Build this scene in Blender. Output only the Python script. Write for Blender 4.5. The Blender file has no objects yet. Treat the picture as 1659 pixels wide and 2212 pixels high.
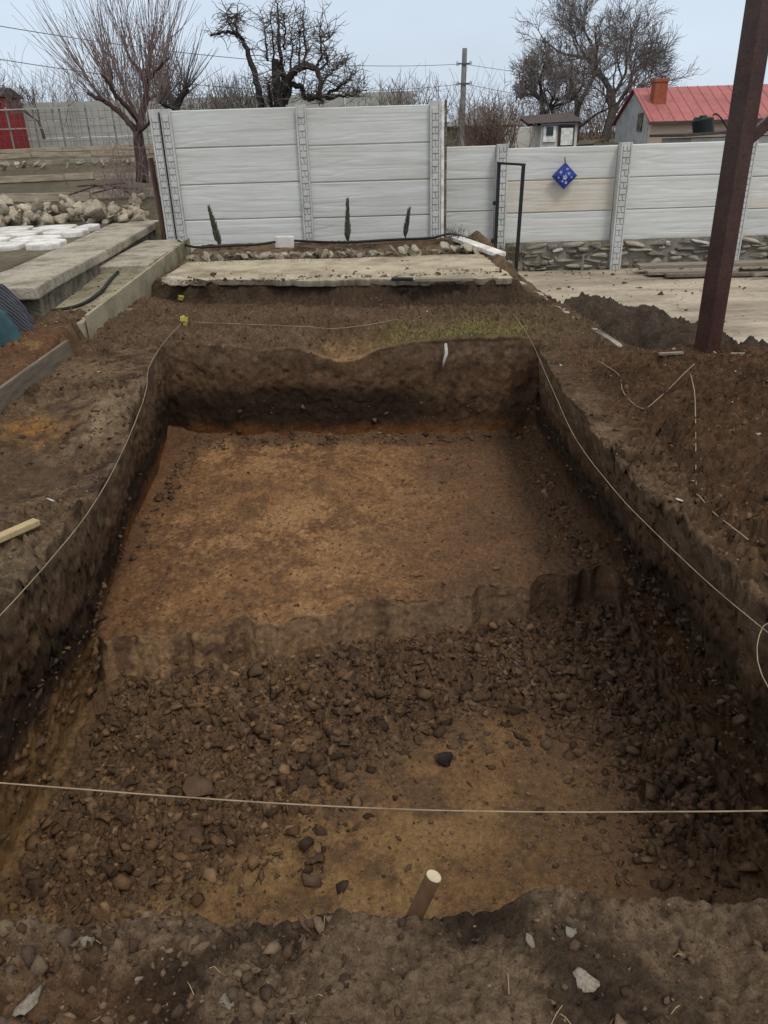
import bpy, bmesh, math, random
import numpy as np
from mathutils import Vector, Matrix, Euler

# ------------------------------------------------------------------ camera, sky, sun, exposure
S = bpy.context.scene
COL = S.collection
random.seed(7)
RNG = np.random.default_rng(11)
W_, H_, F_ = 1659., 2212., 1661.
PITCH, ROLL, EYE = math.radians(25.9), math.radians(1.8), 1.6
_cp, _sp, _cr, _sr = math.cos(PITCH), math.sin(PITCH), math.cos(ROLL), math.sin(ROLL)
_f = np.array([0, _cp, -_sp]); _u0 = np.array([0, _sp, _cp]); _r0 = np.array([1., 0, 0])
_r = _cr * _r0 - _sr * _u0; _u = _sr * _r0 + _cr * _u0
cam = bpy.data.cameras.new("camera"); camo = bpy.data.objects.new("camera", cam); COL.objects.link(camo)
cam.sensor_width = 36; cam.lens = 36 * F_ / H_; cam.clip_start = 0.02; cam.clip_end = 3000
camo.matrix_world = Matrix(((_r[0], _u[0], -_f[0], 0), (_r[1], _u[1], -_f[1], 0), (_r[2], _u[2], -_f[2], EYE), (0, 0, 0, 1)))
S.camera = camo

SUN_EL, SUN_AZ = math.radians(58), math.radians(150)      # azimuth clockwise from +Y: behind the camera, to the right
wd = bpy.data.worlds.new("World"); S.world = wd; wd.use_nodes = True
nt = wd.node_tree; bg = nt.nodes['Background']
sky = nt.nodes.new('ShaderNodeTexSky'); sky.sky_type = 'NISHITA'; sky.sun_disc = False
sky.sun_elevation = SUN_EL; sky.sun_rotation = SUN_AZ; sky.dust_density = 3.0; sky.air_density = 1.0; sky.ozone_density = 1.0
# overcast: the clear sky is mostly covered by an even pale cloud sheet
geo = nt.nodes.new('ShaderNodeTexCoord'); sep = nt.nodes.new('ShaderNodeSeparateXYZ')
nt.links.new(geo.outputs['Generated'], sep.inputs[0])
ramp = nt.nodes.new('ShaderNodeValToRGB'); nt.links.new(sep.outputs['Z'], ramp.inputs[0])
ramp.color_ramp.elements[0].position = 0.0; ramp.color_ramp.elements[0].color = (7.3, 8.4, 9.7, 1)
ramp.color_ramp.elements[1].position = 0.6; ramp.color_ramp.elements[1].color = (9.6, 9.5, 9.4, 1)
_e = ramp.color_ramp.elements.new(.22); _e.color = (6.9, 8.0, 9.4, 1)
cn = nt.nodes.new('ShaderNodeTexNoise'); cn.inputs['Scale'].default_value = 2.2; cn.inputs['Detail'].default_value = 4
mp = nt.nodes.new('ShaderNodeMapping'); mp.inputs['Scale'].default_value = (1, 1, 3)
nt.links.new(geo.outputs['Generated'], mp.inputs[0]); nt.links.new(mp.outputs[0], cn.inputs['Vector'])
mr = nt.nodes.new('ShaderNodeMapRange'); mr.inputs[1].default_value = .3; mr.inputs[2].default_value = .7; mr.inputs[3].default_value = .90; mr.inputs[4].default_value = 1.06
nt.links.new(cn.outputs['Fac'], mr.inputs[0])
vm = nt.nodes.new('ShaderNodeVectorMath'); vm.operation = 'SCALE'
nt.links.new(ramp.outputs['Color'], vm.inputs[0]); nt.links.new(mr.outputs[0], vm.inputs['Scale'])
mx = nt.nodes.new('ShaderNodeMixRGB'); mx.inputs[0].default_value = 0.88
nt.links.new(sky.outputs[0], mx.inputs[1]); nt.links.new(vm.outputs[0], mx.inputs[2])
nt.links.new(mx.outputs[0], bg.inputs['Color']); bg.inputs['Strength'].default_value = 0.095
sl = bpy.data.lights.new("sun", 'SUN'); slo = bpy.data.objects.new("sun", sl); COL.objects.link(slo)
sl.energy = 1.35; sl.angle = math.radians(14); sl.color = (1, .92, .82)
_sd = Vector((math.sin(SUN_AZ) * math.cos(SUN_EL), math.cos(SUN_AZ) * math.cos(SUN_EL), math.sin(SUN_EL)))
slo.rotation_euler = _sd.to_track_quat('Z', 'Y').to_euler(); slo.location = (5, -5, 12)
S.view_settings.view_transform = 'Standard'; S.view_settings.look = 'None'; S.view_settings.exposure = 0.08; S.view_settings.gamma = 1

# ------------------------------------------------------------------ helpers
def ray(x, y): return _f + (x - W_ / 2) / F_ * _r - (y - H_ / 2) / F_ * _u
def AZ(x, y, z=0.):
    d = ray(x, y); t = (z - EYE) / d[2]; return Vector(np.array([0, 0, EYE]) + t * d)
def AY(x, y, Y):
    d = ray(x, y); return Vector(np.array([0, 0, EYE]) + d * (Y / d[1]))

def _hash(ix, iy, iz, seed):
    h = (ix.astype(np.int64) * 374761393 + iy.astype(np.int64) * 668265263 + iz.astype(np.int64) * 2147483647 + seed * 974711) & 0xffffffff
    h = ((h ^ (h >> 13)) * 1274126177) & 0xffffffff
    h = ((h ^ (h >> 16)) * 2246822519) & 0xffffffff
    return ((h ^ (h >> 15)) & 0xffffff).astype(np.float64) / 0xffffff * 2 - 1
def vn(x, y, z=0., s=1., seed=0):
    x = np.asarray(x, float) * s + 100.3; y = np.asarray(y, float) * s + 57.7; z = np.asarray(z, float) * s + 31.1 + 0 * x
    ix, iy, iz = np.floor(x), np.floor(y), np.floor(z)
    fx, fy, fz = x - ix, y - iy, z - iz
    fx = fx * fx * fx * (fx * (fx * 6 - 15) + 10); fy = fy * fy * fy * (fy * (fy * 6 - 15) + 10); fz = fz * fz * fz * (fz * (fz * 6 - 15) + 10)
    def g(a, b, c): return _hash(ix + a, iy + b, iz + c, seed)
    x00 = g(0, 0, 0) * (1 - fx) + g(1, 0, 0) * fx; x10 = g(0, 1, 0) * (1 - fx) + g(1, 1, 0) * fx
    x01 = g(0, 0, 1) * (1 - fx) + g(1, 0, 1) * fx; x11 = g(0, 1, 1) * (1 - fx) + g(1, 1, 1) * fx
    return (x00 * (1 - fy) + x10 * fy) * (1 - fz) + (x01 * (1 - fy) + x11 * fy) * fz
def fbm(x, y, z=0., s=1., o=4, seed=0, gain=.5):
    t = 0; a = 1.; n = 0
    for i in range(o):
        t = t + a * vn(x, y, z, s * 2.03 ** i, seed + i * 17); n += a; a *= gain
    return t / n
def facets(x, y, s, seed, tilt=1.2):
    """broken-clod relief: each cell is a randomly raised, randomly tilted facet; also returns the crevice mask"""
    x = x * s + 40; y = y * s + 40; ix, iy = np.floor(x), np.floor(y); F1 = np.full(x.shape, 9.); F2 = F1.copy(); Hh = np.zeros(x.shape); z0 = np.zeros_like(ix)
    for a in (-1, 0, 1):
        for b in (-1, 0, 1):
            cx, cy = ix + a, iy + b; px = cx + .5 + .45 * _hash(cx, cy, z0, seed); py = cy + .5 + .45 * _hash(cx, cy, z0, seed + 1); dx, dy = x - px, y - py; d = np.hypot(dx, dy)
            hh = _hash(cx, cy, z0, seed + 2) * .5 + tilt * (dx * _hash(cx, cy, z0, seed + 3) + dy * _hash(cx, cy, z0, seed + 4)); n = d < F1
            F2 = np.where(n, F1, np.minimum(F2, d)); Hh = np.where(n, hh, Hh); F1 = np.where(n, d, F1)
    return Hh, np.clip(1 - (F2 - F1) / .22, 0, 1)
def sm(a, b, x):
    t = np.clip((x - a) / (b - a), 0, 1); return t * t * (3 - 2 * t)
def lerp(a, b, t): return a + (b - a) * t

def mesh_obj(name, V, Fc, mat=None, parent=None, smooth=False, loc=None):
    me = bpy.data.meshes.new(name); me.from_pydata([tuple(v) for v in V], [], [tuple(f) for f in Fc]); me.update()
    if smooth: me.polygons.foreach_set('use_smooth', [True] * len(me.polygons))
    o = bpy.data.objects.new(name, me); COL.objects.link(o)
    if mat: me.materials.append(mat)
    if parent: o.parent = parent
    if loc is not None: o.location = loc
    return o
def np_mesh(name, V, quads, mat=None, smooth=True, col=None, tris=False):
    me = bpy.data.meshes.new(name); k = 3 if tris else 4
    nv, nf = len(V), len(quads)
    me.vertices.add(nv); me.vertices.foreach_set('co', np.ascontiguousarray(V, dtype=np.float32).ravel())
    me.loops.add(nf * k); me.loops.foreach_set('vertex_index', np.ascontiguousarray(quads, dtype=np.int32).ravel())
    me.polygons.add(nf); me.polygons.foreach_set('loop_start', np.arange(0, nf * k, k, dtype=np.int32))
    me.update(calc_edges=True); me.validate()
    if smooth: me.polygons.foreach_set('use_smooth', np.ones(nf, dtype=bool))
    if col is not None:
        ca = me.color_attributes.new('soil', 'FLOAT_COLOR', 'POINT')
        ca.data.foreach_set('color', np.concatenate([col, np.ones((nv, 1))], 1).astype(np.float32).ravel())
    if mat: me.materials.append(mat)
    o = bpy.data.objects.new(name, me); COL.objects.link(o); return o
def grid_faces(nu, nv):
    i = np.arange(nu * nv).reshape(nv, nu)
    return np.stack([i[:-1, :-1], i[:-1, 1:], i[1:, 1:], i[1:, :-1]], -1).reshape(-1, 4)

class MB:
    def __init__(s): s.v = []; s.f = []
    def add(s, V, Fc):
        n = len(s.v); s.v += [tuple(v) for v in V]; s.f += [tuple(i + n for i in f) for f in Fc]; return s
    def box(s, c, d, rot=None, taper=1.):
        c = Vector(c); a, b, e = d[0] / 2, d[1] / 2, d[2] / 2
        V = [Vector((x * a * (taper if z > 0 else 1), y * b * (taper if z > 0 else 1), z * e)) for z in (-1, 1) for y in (-1, 1) for x in (-1, 1)]
        if rot: 
            R = Euler(rot).to_matrix(); V = [R @ v for v in V]
        return s.add([c + v for v in V], [(0, 2, 3, 1), (4, 5, 7, 6), (0, 1, 5, 4), (2, 6, 7, 3), (0, 4, 6, 2), (1, 3, 7, 5)])
    def bar(s, a, b, w, h):
        a, b = Vector(a), Vector(b); d = b - a; q = d.to_track_quat('X', 'Z').to_matrix(); L = d.length / 2
        V = [(a + b) / 2 + q @ Vector((x * L, y * w / 2, z * h / 2)) for z in (-1, 1) for y in (-1, 1) for x in (-1, 1)]
        return s.add(V, [(0, 2, 3, 1), (4, 5, 7, 6), (0, 1, 5, 4), (2, 6, 7, 3), (0, 4, 6, 2), (1, 3, 7, 5)])
    def tube(s, pts, rad, n=6, cap=True):
        pts = [Vector(p) for p in pts]; m = len(pts)
        if not hasattr(rad, '__len__'): rad = [rad] * m
        base = len(s.v); ref = None
        for i, p in enumerate(pts):
            d = (pts[min(i + 1, m - 1)] - pts[max(i - 1, 0)])
            if d.length < 1e-9: d = Vector((0, 0, 1))
            d.normalize()
            if ref is None: ref = d.orthogonal().normalized()
            ref = (ref - d * ref.dot(d));
            if ref.length < 1e-6: ref = d.orthogonal()
            ref.normalize(); b = d.cross(ref)
            for k in range(n):
                a = 2 * math.pi * k / n; s.v.append(tuple(p + (ref * math.cos(a) + b * math.sin(a)) * rad[i]))
        for i in range(m - 1):
            for k in range(n):
                a0 = base + i * n + k; a1 = base + i * n + (k + 1) % n; s.f.append((a0, a1, a1 + n, a0 + n))
        if cap:
            s.f.append(tuple(base + k for k in reversed(range(n)))); s.f.append(tuple(base + (m - 1) * n + k for k in range(n)))
        return s
    def prism(s, prof, axis, a, b):
        """profile of 2-D points swept along an axis letter between a and b"""
        n = len(prof); V = []
        for t in (a, b):
            for p, q in prof: V.append({'x': (t, p, q), 'y': (p, t, q), 'z': (p, q, t)}[axis])
        Fc = [tuple(reversed(range(n))), tuple(range(n, 2 * n))] + [(i, (i + 1) % n, n + (i + 1) % n, n + i) for i in range(n)]
        return s.add(V, Fc)
    def build(s, name, mat, parent=None, smooth=False, bevel=0, origin=None):
        V = s.v
        if origin is not None: V = [tuple(Vector(v) - Vector(origin)) for v in V]
        me = bpy.data.meshes.new(name); me.from_pydata(V, [], s.f); me.update()
        bm = bmesh.new(); bm.from_mesh(me); bmesh.ops.recalc_face_normals(bm, faces=bm.faces)
        if bevel: bmesh.ops.bevel(bm, geom=[e for e in bm.edges if e.calc_face_angle(0) > .6], offset=bevel, segments=2, affect='EDGES', profile=.6)
        bm.to_mesh(me); bm.free()
        if smooth: me.polygons.foreach_set('use_smooth', [True] * len(me.polygons))
        me.materials.append(mat); o = bpy.data.objects.new(name, me); COL.objects.link(o)
        if parent: o.parent = parent
        if origin is not None: o.location = origin
        return o

def tag(o, label=None, cat=None, group=None, kind=None):
    if label: o['label'] = label
    if cat: o['category'] = cat
    if group: o['group'] = group
    if kind: o['kind'] = kind
    return o
def thing(name, label, cat, loc=(0, 0, 0), group=None):
    o = bpy.data.objects.new(name, None); COL.objects.link(o); o.location = loc; o.empty_display_size = .1
    bpy.context.view_layer.update()
    return tag(o, label, cat, group)
def part(mb, name, mat, root, **k):
    o = mb.build(name, mat, None, **k); o.parent = root
    o.matrix_parent_inverse = Matrix.Translation(-root_loc(root)); return o
def root_loc(o):
    v = o.location.copy()
    return v if o.parent is None else v + root_loc(o.parent) + o.matrix_parent_inverse.translation

# ------------------------------------------------------------------ materials
def mat(name, col, rough=.85, var=.25, scale=8., col2=None, bump=.3, bscale=40., stretch=(1, 1, 1), attr=None, spec=.25, metal=0., rand=0., coord='Object', bdist=.01, detail=8, speck=None, nrough=.62):
    m = bpy.data.materials.new(name); m.use_nodes = True; t = m.node_tree; N, L = t.nodes, t.links
    p = N['Principled BSDF']; p.inputs['Roughness'].default_value = rough; p.inputs['Specular IOR Level'].default_value = spec; p.inputs['Metallic'].default_value = metal
    tc = N.new('ShaderNodeTexCoord'); mpn = N.new('ShaderNodeMapping'); mpn.inputs['Scale'].default_value = stretch
    L.new(tc.outputs[coord], mpn.inputs[0])
    n1 = N.new('ShaderNodeTexNoise'); n1.inputs['Scale'].default_value = scale; n1.inputs['Detail'].default_value = detail; n1.inputs['Roughness'].default_value = nrough
    L.new(mpn.outputs[0], n1.inputs['Vector'])
    n2 = N.new('ShaderNodeTexNoise'); n2.inputs['Scale'].default_value = bscale; n2.inputs['Detail'].default_value = 6; n2.inputs['Roughness'].default_value = nrough
    L.new(mpn.outputs[0], n2.inputs['Vector'])
    if attr:
        a = N.new('ShaderNodeAttribute'); a.attribute_name = attr; base = a.outputs['Color']
    else:
        r = N.new('ShaderNodeMixRGB'); r.inputs[1].default_value = (*col, 1); r.inputs[2].default_value = (*(col2 or [c * .6 for c in col]), 1)
        mr0 = N.new('ShaderNodeMapRange'); mr0.inputs[1].default_value = .42; mr0.inputs[2].default_value = .66
        L.new(n1.outputs['Fac'], mr0.inputs[0]); L.new(mr0.outputs[0], r.inputs[0]); base = r.outputs[0]
    # fine tonal variation
    mr1 = N.new('ShaderNodeMapRange'); mr1.inputs[1].default_value = .3; mr1.inputs[2].default_value = .7; mr1.inputs[3].default_value = 1 - var; mr1.inputs[4].default_value = 1 + var
    L.new(n2.outputs['Fac'], mr1.inputs[0]); val = mr1.outputs[0]
    if attr:
        mr2 = N.new('ShaderNodeMapRange'); mr2.inputs[1].default_value = .3; mr2.inputs[2].default_value = .7; mr2.inputs[3].default_value = 1 - var; mr2.inputs[4].default_value = 1 + var
        L.new(n1.outputs['Fac'], mr2.inputs[0]); mm = N.new('ShaderNodeMath'); mm.operation = 'MULTIPLY'; L.new(val, mm.inputs[0]); L.new(mr2.outputs[0], mm.inputs[1]); val = mm.outputs[0]
    if rand:
        oi = N.new('ShaderNodeObjectInfo'); mr3 = N.new('ShaderNodeMapRange'); mr3.inputs[3].default_value = 1 - rand; mr3.inputs[4].default_value = 1 + rand
        L.new(oi.outputs['Random'], mr3.inputs[0]); mm = N.new('ShaderNodeMath'); mm.operation = 'MULTIPLY'; L.new(val, mm.inputs[0]); L.new(mr3.outputs[0], mm.inputs[1]); val = mm.outputs[0]
    vs = N.new('ShaderNodeVectorMath'); vs.operation = 'SCALE'; L.new(base, vs.inputs[0]); L.new(val, vs.inputs['Scale'])
    out = vs.outputs[0]
    if speck:   # scattered grains: (colour, scale, threshold)
        vo = N.new('ShaderNodeTexVoronoi'); vo.inputs['Scale'].default_value = speck[1]; L.new(mpn.outputs[0], vo.inputs['Vector'])
        sx = N.new('ShaderNodeSeparateColor'); L.new(vo.outputs['Color'], sx.inputs[0])
        g1 = N.new('ShaderNodeMath'); g1.operation = 'GREATER_THAN'; g1.inputs[1].default_value = speck[2]; L.new(sx.outputs[0], g1.inputs[0])
        g2 = N.new('ShaderNodeMath'); g2.operation = 'LESS_THAN'; g2.inputs[1].default_value = .33; L.new(vo.outputs['Distance'], g2.inputs[0])
        g3 = N.new('ShaderNodeMath'); g3.operation = 'MULTIPLY'; L.new(g1.outputs[0], g3.inputs[0]); L.new(g2.outputs[0], g3.inputs[1])
        ms = N.new('ShaderNodeMixRGB'); L.new(g3.outputs[0], ms.inputs[0]); L.new(out, ms.inputs[1]); ms.inputs[2].default_value = (*speck[0], 1); out = ms.outputs[0]
    L.new(out, p.inputs['Base Color'])
    if bump:
        b = N.new('ShaderNodeBump'); b.inputs['Strength'].default_value = bump; b.inputs['Distance'].default_value = bdist
        ad = N.new('ShaderNodeMath'); ad.operation = 'ADD'; L.new(n2.outputs['Fac'], ad.inputs[0]); L.new(n1.outputs['Fac'], ad.inputs[1])
        L.new(ad.outputs[0], b.inputs['Height']); L.new(b.outputs[0], p.inputs['Normal'])
    return m

M = {}
M['soil'] = mat('soil', (0, 0, 0), rough=.95, var=.46, scale=34, bscale=170, bump=.85, bdist=.009, attr='soil', spec=.12, speck=((.26, .21, .155), 95, .986), nrough=.74)
M['clod'] = mat('clod', (0, 0, 0), rough=.95, var=.22, scale=30, bscale=140, bump=.7, bdist=.006, attr='soil', spec=.12)
M['clod_brown'] = mat('clod_brown', (.115, .073, .046), rough=.95, var=.2, scale=14, bscale=120, bump=.7, bdist=.006, spec=.12, rand=.28, col2=(.080, .051, .034))
M['clod_dark'] = mat('clod_dark', (.03, .024, .022), rough=.9, var=.2, scale=20, bscale=90, bump=.6, spec=.2)
M['field'] = mat('field', (.085, .07, .047), col2=(.14, .125, .08), rough=.95, scale=.6, bscale=9, bump=.8, bdist=.05, var=.3, coord='Object')
M['yard'] = mat('yard', (.43, .37, .29), col2=(.20, .165, .125), scale=1.1, bscale=22, stretch=(.6, 1.6, 1), bump=.8, bdist=.02, var=.26, rough=.9)
M['slab'] = mat('slab', (.42, .365, .265), col2=(.20, .165, .115), scale=2.4, bscale=36, bump=.6, var=.2, rough=.9)
M['conc'] = mat('conc', (.38, .345, .275), col2=(.17, .15, .11), scale=2.8, bscale=28, bump=.9, bdist=.02, var=.26, rough=.9)
M['conc_moss'] = mat('conc_moss', (.31, .275, .19), col2=(.12, .11, .065), scale=2.6, bscale=45, bump=.6, var=.2, rough=.92)
M['conc_rough'] = mat('conc_rough', (.24, .21, .16), col2=(.07, .06, .045), scale=7, bscale=40, bump=1., bdist=.05, var=.25, rough=.95)
M['fence'] = mat('fence', (.59, .61, .60), col2=(.49, .495, .465), scale=2.2, bscale=16, bump=.12, bdist=.012, stretch=(.25, 1, 2.6), var=.07, rough=.75, rand=.05)
M['fence_stain'] = mat('fence_stain', (.59, .60, .575), col2=(.55, .48, .39), scale=1.3, bscale=16, bump=.12, bdist=.012, stretch=(.4, 1, 1.6), var=.07, rough=.75, rand=.03)
M['post'] = mat('post', (.53, .54, .53), col2=(.41, .415, .40), scale=5, bscale=45, bump=.4, var=.1, rough=.8)
M['white'] = mat('white', (.82, .82, .80), var=.05, bump=.1, rough=.5)
M['stone'] = mat('stone', (.40, .36, .29), col2=(.24, .205, .155), scale=5, bscale=30, bump=.8, bdist=.015, var=.2, rough=.9, rand=.25)
M['stone_white'] = mat('stone_white', (.72, .71, .68), col2=(.42, .39, .36), scale=4, bscale=30, bump=.5, bdist=.01, var=.12, rough=.85, rand=.08)
M['plinth'] = mat('plinth', (0, 0, 0), rough=.92, var=.25, scale=9, bscale=45, bump=.8, bdist=.012, attr='soil')
M['mortar'] = mat('mortar', (.24, .22, .185), col2=(.13, .12, .10), scale=6, bscale=50, bump=.8, var=.2)
M['rust'] = mat('rust', (.046, .018, .015), col2=(.07, .034, .022), scale=3.5, bscale=40, bump=.25, var=.3, rough=.45, spec=.4)
M['blackmetal'] = mat('blackmetal', (.014, .015, .016), var=.2, bump=.15, rough=.5, spec=.4)
M['rubber'] = mat('rubber', (.018, .02, .021), var=.2, bump=.1, rough=.6)
M['wood'] = mat('wood', (.42, .33, .185), col2=(.33, .25, .13), scale=3, bscale=30, stretch=(8, 8, 1), bump=.3, var=.12)
M['wood_old'] = mat('wood_old', (.27, .235, .19), col2=(.17, .145, .115), scale=4, bscale=26, stretch=(1, 10, 10), bump=.5, var=.2)
M['edge'] = mat('edge', (.40, .34, .26), col2=(.22, .18, .13), scale=3, bscale=26, stretch=(1, 8, 8), bump=.5, var=.25)
M['limestone'] = mat('limestone', (.50, .44, .345), col2=(.30, .255, .19), scale=4, bscale=30, bump=.8, bdist=.015, var=.2, rough=.9, rand=.2)
M['board'] = mat('board', (.17, .14, .105), col2=(.10, .08, .06), scale=4, bscale=26, stretch=(8, 1, 8), bump=.5, var=.2)
M['stake_bark'] = mat('stake_bark', (.13, .07, .035), col2=(.08, .042, .022), scale=12, bscale=70, stretch=(1, 1, .2), bump=.5, var=.2)
M['stake_cut'] = mat('stake_cut', (.55, .47, .33), col2=(.45, .37, .24), scale=30, bscale=90, bump=.2, var=.1)
M['string'] = mat('string', (.33, .26, .17), var=.2, bscale=300, bump=.3, rough=.9)
M['tape'] = mat('tape', (.50, .42, .10), var=.15, bump=.1, rough=.6)
M['bark_red'] = mat('bark_red', (.085, .052, .045), col2=(.05, .032, .03), var=.2, bump=.4, scale=12)
M['twig_red'] = mat('twig_red', (.24, .18, .17), var=.2, bump=0)
M['bark_dark'] = mat('bark_dark', (.028, .024, .022), col2=(.05, .043, .038), var=.25, bump=.5, scale=12)
M['twig_dark'] = mat('twig_dark', (.145, .125, .118), var=.2, bump=0)
M['bark_grey'] = mat('bark_grey', (.06, .052, .046), col2=(.09, .08, .07), var=.25, bump=.4, scale=10)
M['twig_grey'] = mat('twig_grey', (.17, .145, .135), var=.2, bump=0)
M['twig_tan'] = mat('twig_tan', (.17, .115, .09), var=.25, bump=0)
M['cypress'] = mat('cypress', (.10, .095, .075), col2=(.15, .13, .10), var=.3, bump=0)
M['grass'] = mat('grass', (.24, .26, .075), col2=(.16, .15, .06), scale=6, bump=0, var=.25)
M['drygrass'] = mat('drygrass', (.16, .13, .075), col2=(.09, .075, .045), scale=5, bump=0, var=.25)
M['roof_red'] = mat('roof_red', (.38, .13, .125), col2=(.29, .10, .095), scale=1.2, bscale=8, bump=.1, var=.14, rough=.6)
M['cream'] = mat('cream', (.66, .52, .40), col2=(.58, .45, .34), scale=1, bscale=12, bump=.2, var=.06)
M['gable'] = mat('gable', (.46, .48, .48), col2=(.33, .34, .34), scale=2.5, bscale=12, bump=.3, var=.15)
M['brick'] = mat('brick', (.33, .10, .055), col2=(.25, .075, .045), scale=6, bscale=30, bump=.4, var=.2)
M['flash'] = mat('flash', (.6, .55, .5), var=.15, bump=.2)
M['darkroof'] = mat('darkroof', (.085, .065, .06), var=.2, bump=.3)
M['white_wall'] = mat('white_wall', (.62, .61, .58), col2=(.47, .45, .42), scale=3, var=.1, bump=.3)
M['glass'] = mat('glass', (.02, .024, .028), var=.1, bump=0, rough=.15, spec=.5)
M['tank'] = mat('tank', (.016, .022, .022), var=.2, bump=.2, rough=.5)
M['redpaint'] = mat('redpaint', (.30, .035, .04), var=.1, bump=.2, rough=.6)
M['palegrey'] = mat('palegrey', (.40, .40, .37), col2=(.32, .32, .29), scale=2, stretch=(1, 1, 4), var=.1, bump=.3)
M['wire'] = mat('wire', (.10, .105, .11), var=.1, bump=0)
M['pole'] = mat('pole', (.27, .265, .25), col2=(.18, .175, .165), scale=3, var=.15, bump=.3)
M['blue'] = mat('blue', (.02, .045, .30), col2=(.006, .016, .13), scale=14, bscale=30, bump=.3, var=.3, rough=.35, spec=.5)
M['paleblue'] = mat('paleblue', (.45, .52, .75), var=.2, bump=.1, rough=.4)
M['jacket'] = None
M['teal'] = mat('teal', (.035, .085, .095), col2=(.02, .05, .06), scale=5, bump=.3, var=.15, rough=.7)

# ------------------------------------------------------------------ the ground with the dug trench (one warped sheet)
YK = np.array([-2, 1.2, 2.5, 3.5, 5., 6., 6.84, 14.])
XL_T = np.array([-1.56, -1.52, -1.50, -1.46, -1.66, -1.83, -1.92, -1.92]); XL_B = np.array([-1.66, -1.66, -1.67, -1.66, -1.84, -1.91, -2.00, -2.0])
XR_T = np.array([1.46, 1.42, 1.36, 1.27, 1.22, 1.30, 1.37, 1.37]); XR_B = np.array([1.60, 1.60, 1.62, 1.58, 1.46, 1.43, 1.40, 1.40])
KERB = lambda y: np.interp(y, [5.0, 5.48, 6.21, 8.03, 10.45, 12], [2.2, 2.13, 2.0, 1.83, 1.68, 1.6])
F1, F2 = -.90, -1.15
def step_y(x):                                                    # the scooped edge of the upper dig level
    b = np.interp(x, [-1.9, -1.64, -1.13, -.37, .26, 1.43, 1.8], [3.5, 3.53, 3.55, 3.74, 3.85, 4.10, 4.2])
    out = b + .05 * vn(x, 0 * x, 0, 2.6, 9) + .02 * vn(x, 0 * x, 0, 8, 10)
    rg = np.random.default_rng(23); c = -1.9
    while c < 1.9:
        w = rg.uniform(.07, .17); out = out + rg.uniform(.05, .13) * np.clip(1 - ((x - c) / w) ** 2, 0, 1) ** .7; c += w * rg.uniform(1.0, 2.1)
    return out
def far_y(x): return np.interp(x, [-2.2, 1.5], [6.86, 6.62]) + .035 * vn(x, 0 * x, 0, 2.4, 21) + .02 * vn(x, 0 * x, 0, 9, 22)
def shelf_y(x): return np.interp(x, [-3, -2.4, -.6, .9, 1.6], [9.0, 8.85, 8.46, 8.2, 8.1])    # foot of the small cut below the slab
def G(x, y):
    z = .012 * fbm(x, y, 0, 1.3, 3, 3) + .016 * fbm(x, y, 0, 5., 3, 4)
    left = sm(-2.62, -2.72, x) * sm(7.4, 6.9, y); z = z + .10 * left + .11 * sm(-2.6, -2.72, x) * sm(5.9, 6.75, y) * sm(7.7, 7.2, y)
    # left bank: dug hollow and the raised rim beside it
    hol = np.exp(-(((x + 2.05) / .38) ** 2 + ((y - 4.15) / .55) ** 2)); z = z - .17 * hol
    z = z + .06 * np.exp(-(((x + 1.85) / .16) ** 2 + ((y - 4.9) / .35) ** 2))
    z = z - .05 * sm(3.7, 3.4, y) * sm(-1.9, -2.3, x)
    # far shelf, notch in the far lip, cut up to the slab
    z = z - .16 * np.exp(-(((x + .32) / .36) ** 2)) * sm(7.45, 6.7, y) * (y > 6.3) - .06 * np.exp(-(((x + 1.0) / .3) ** 2)) * sm(7.2, 6.8, y) * (y > 6.3)
    z = z + .05 * np.exp(-(((x + 1.35) / .13) ** 2 + ((y - 6.98) / .1) ** 2)) + .035 * np.exp(-(((x - .95) / .5) ** 2 + ((y - 7.0) / .4) ** 2))
    sy = shelf_y(x) + .07 * vn(x, y * .3, 0, 2.2, 8) + .03 * vn(x, y, 0, 9, 9)
    z = z + sm(sy, sy + .22, y) * .225 * sm(-2.7, -2.5, x) * sm(1.75, 1.42, x)
    # planting bed below the fence
    z = z + .05 * sm(10.2, 10.9, y) * sm(-2.7, -2.5, x)
    z = z - .40 * sm(.95, 1.6, x) * sm(11.7, 12.2, y); z = z + .10 * sm(8.4, 9.2, y) * sm(1.9, 1.5, x) * sm(1.3, 1.5, x)
    z = z + .10 * sm(-2.15, -2.58, x) * sm(6.8, 7.4, y) * sm(9.2, 8.6, y)
    # right bank: kerb line, lower yard beyond it, spoil towards the right
    k = KERB(y); z = np.where((x > k + .06) & (y > 6.0), lerp(z, -.42, sm(k + .06, k + .2, x) * sm(5.95, 6.45, y)), z)
    z = z + (.30 + .10 * fbm(x, y, 0, 1.7, 3, 31)) * sm(1.35, 2.4, x) * sm(5.9, 4.4, y) * sm(.9, 1.6, y)
    z = z + (.075 * fbm(x, y, 0, 3.4, 4, 33)) * sm(1.35, 1.8, x) * sm(6.5, 5.5, y)
    z = z + .05 * np.exp(-((x - 2.55) / .3) ** 2 - ((y - 5.9) / .25) ** 2)
    # trampled heap the picture is taken from
    nearm = sm(1.55, 1.2, y)
    z = z + nearm * (.05 * fbm(x, y, 0, 2.6, 3, 41) + .018 * fbm(x, y, 0, 8, 3, 42))
    return z
def axis(segs):
    out = [np.array([segs[0][0]])]
    for a, b, n in segs: out.append(np.linspace(a, b, n + 1)[1:])
    return np.concatenate(out)
NUL, NUW, NUF = 130, 64, 350
u = axis([(-4.2, -2.9, 22), (-2.9, -1.6, NUL - 22), (0 - 1.6, -1.59, 0 + 1)])[:-1]
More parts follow.
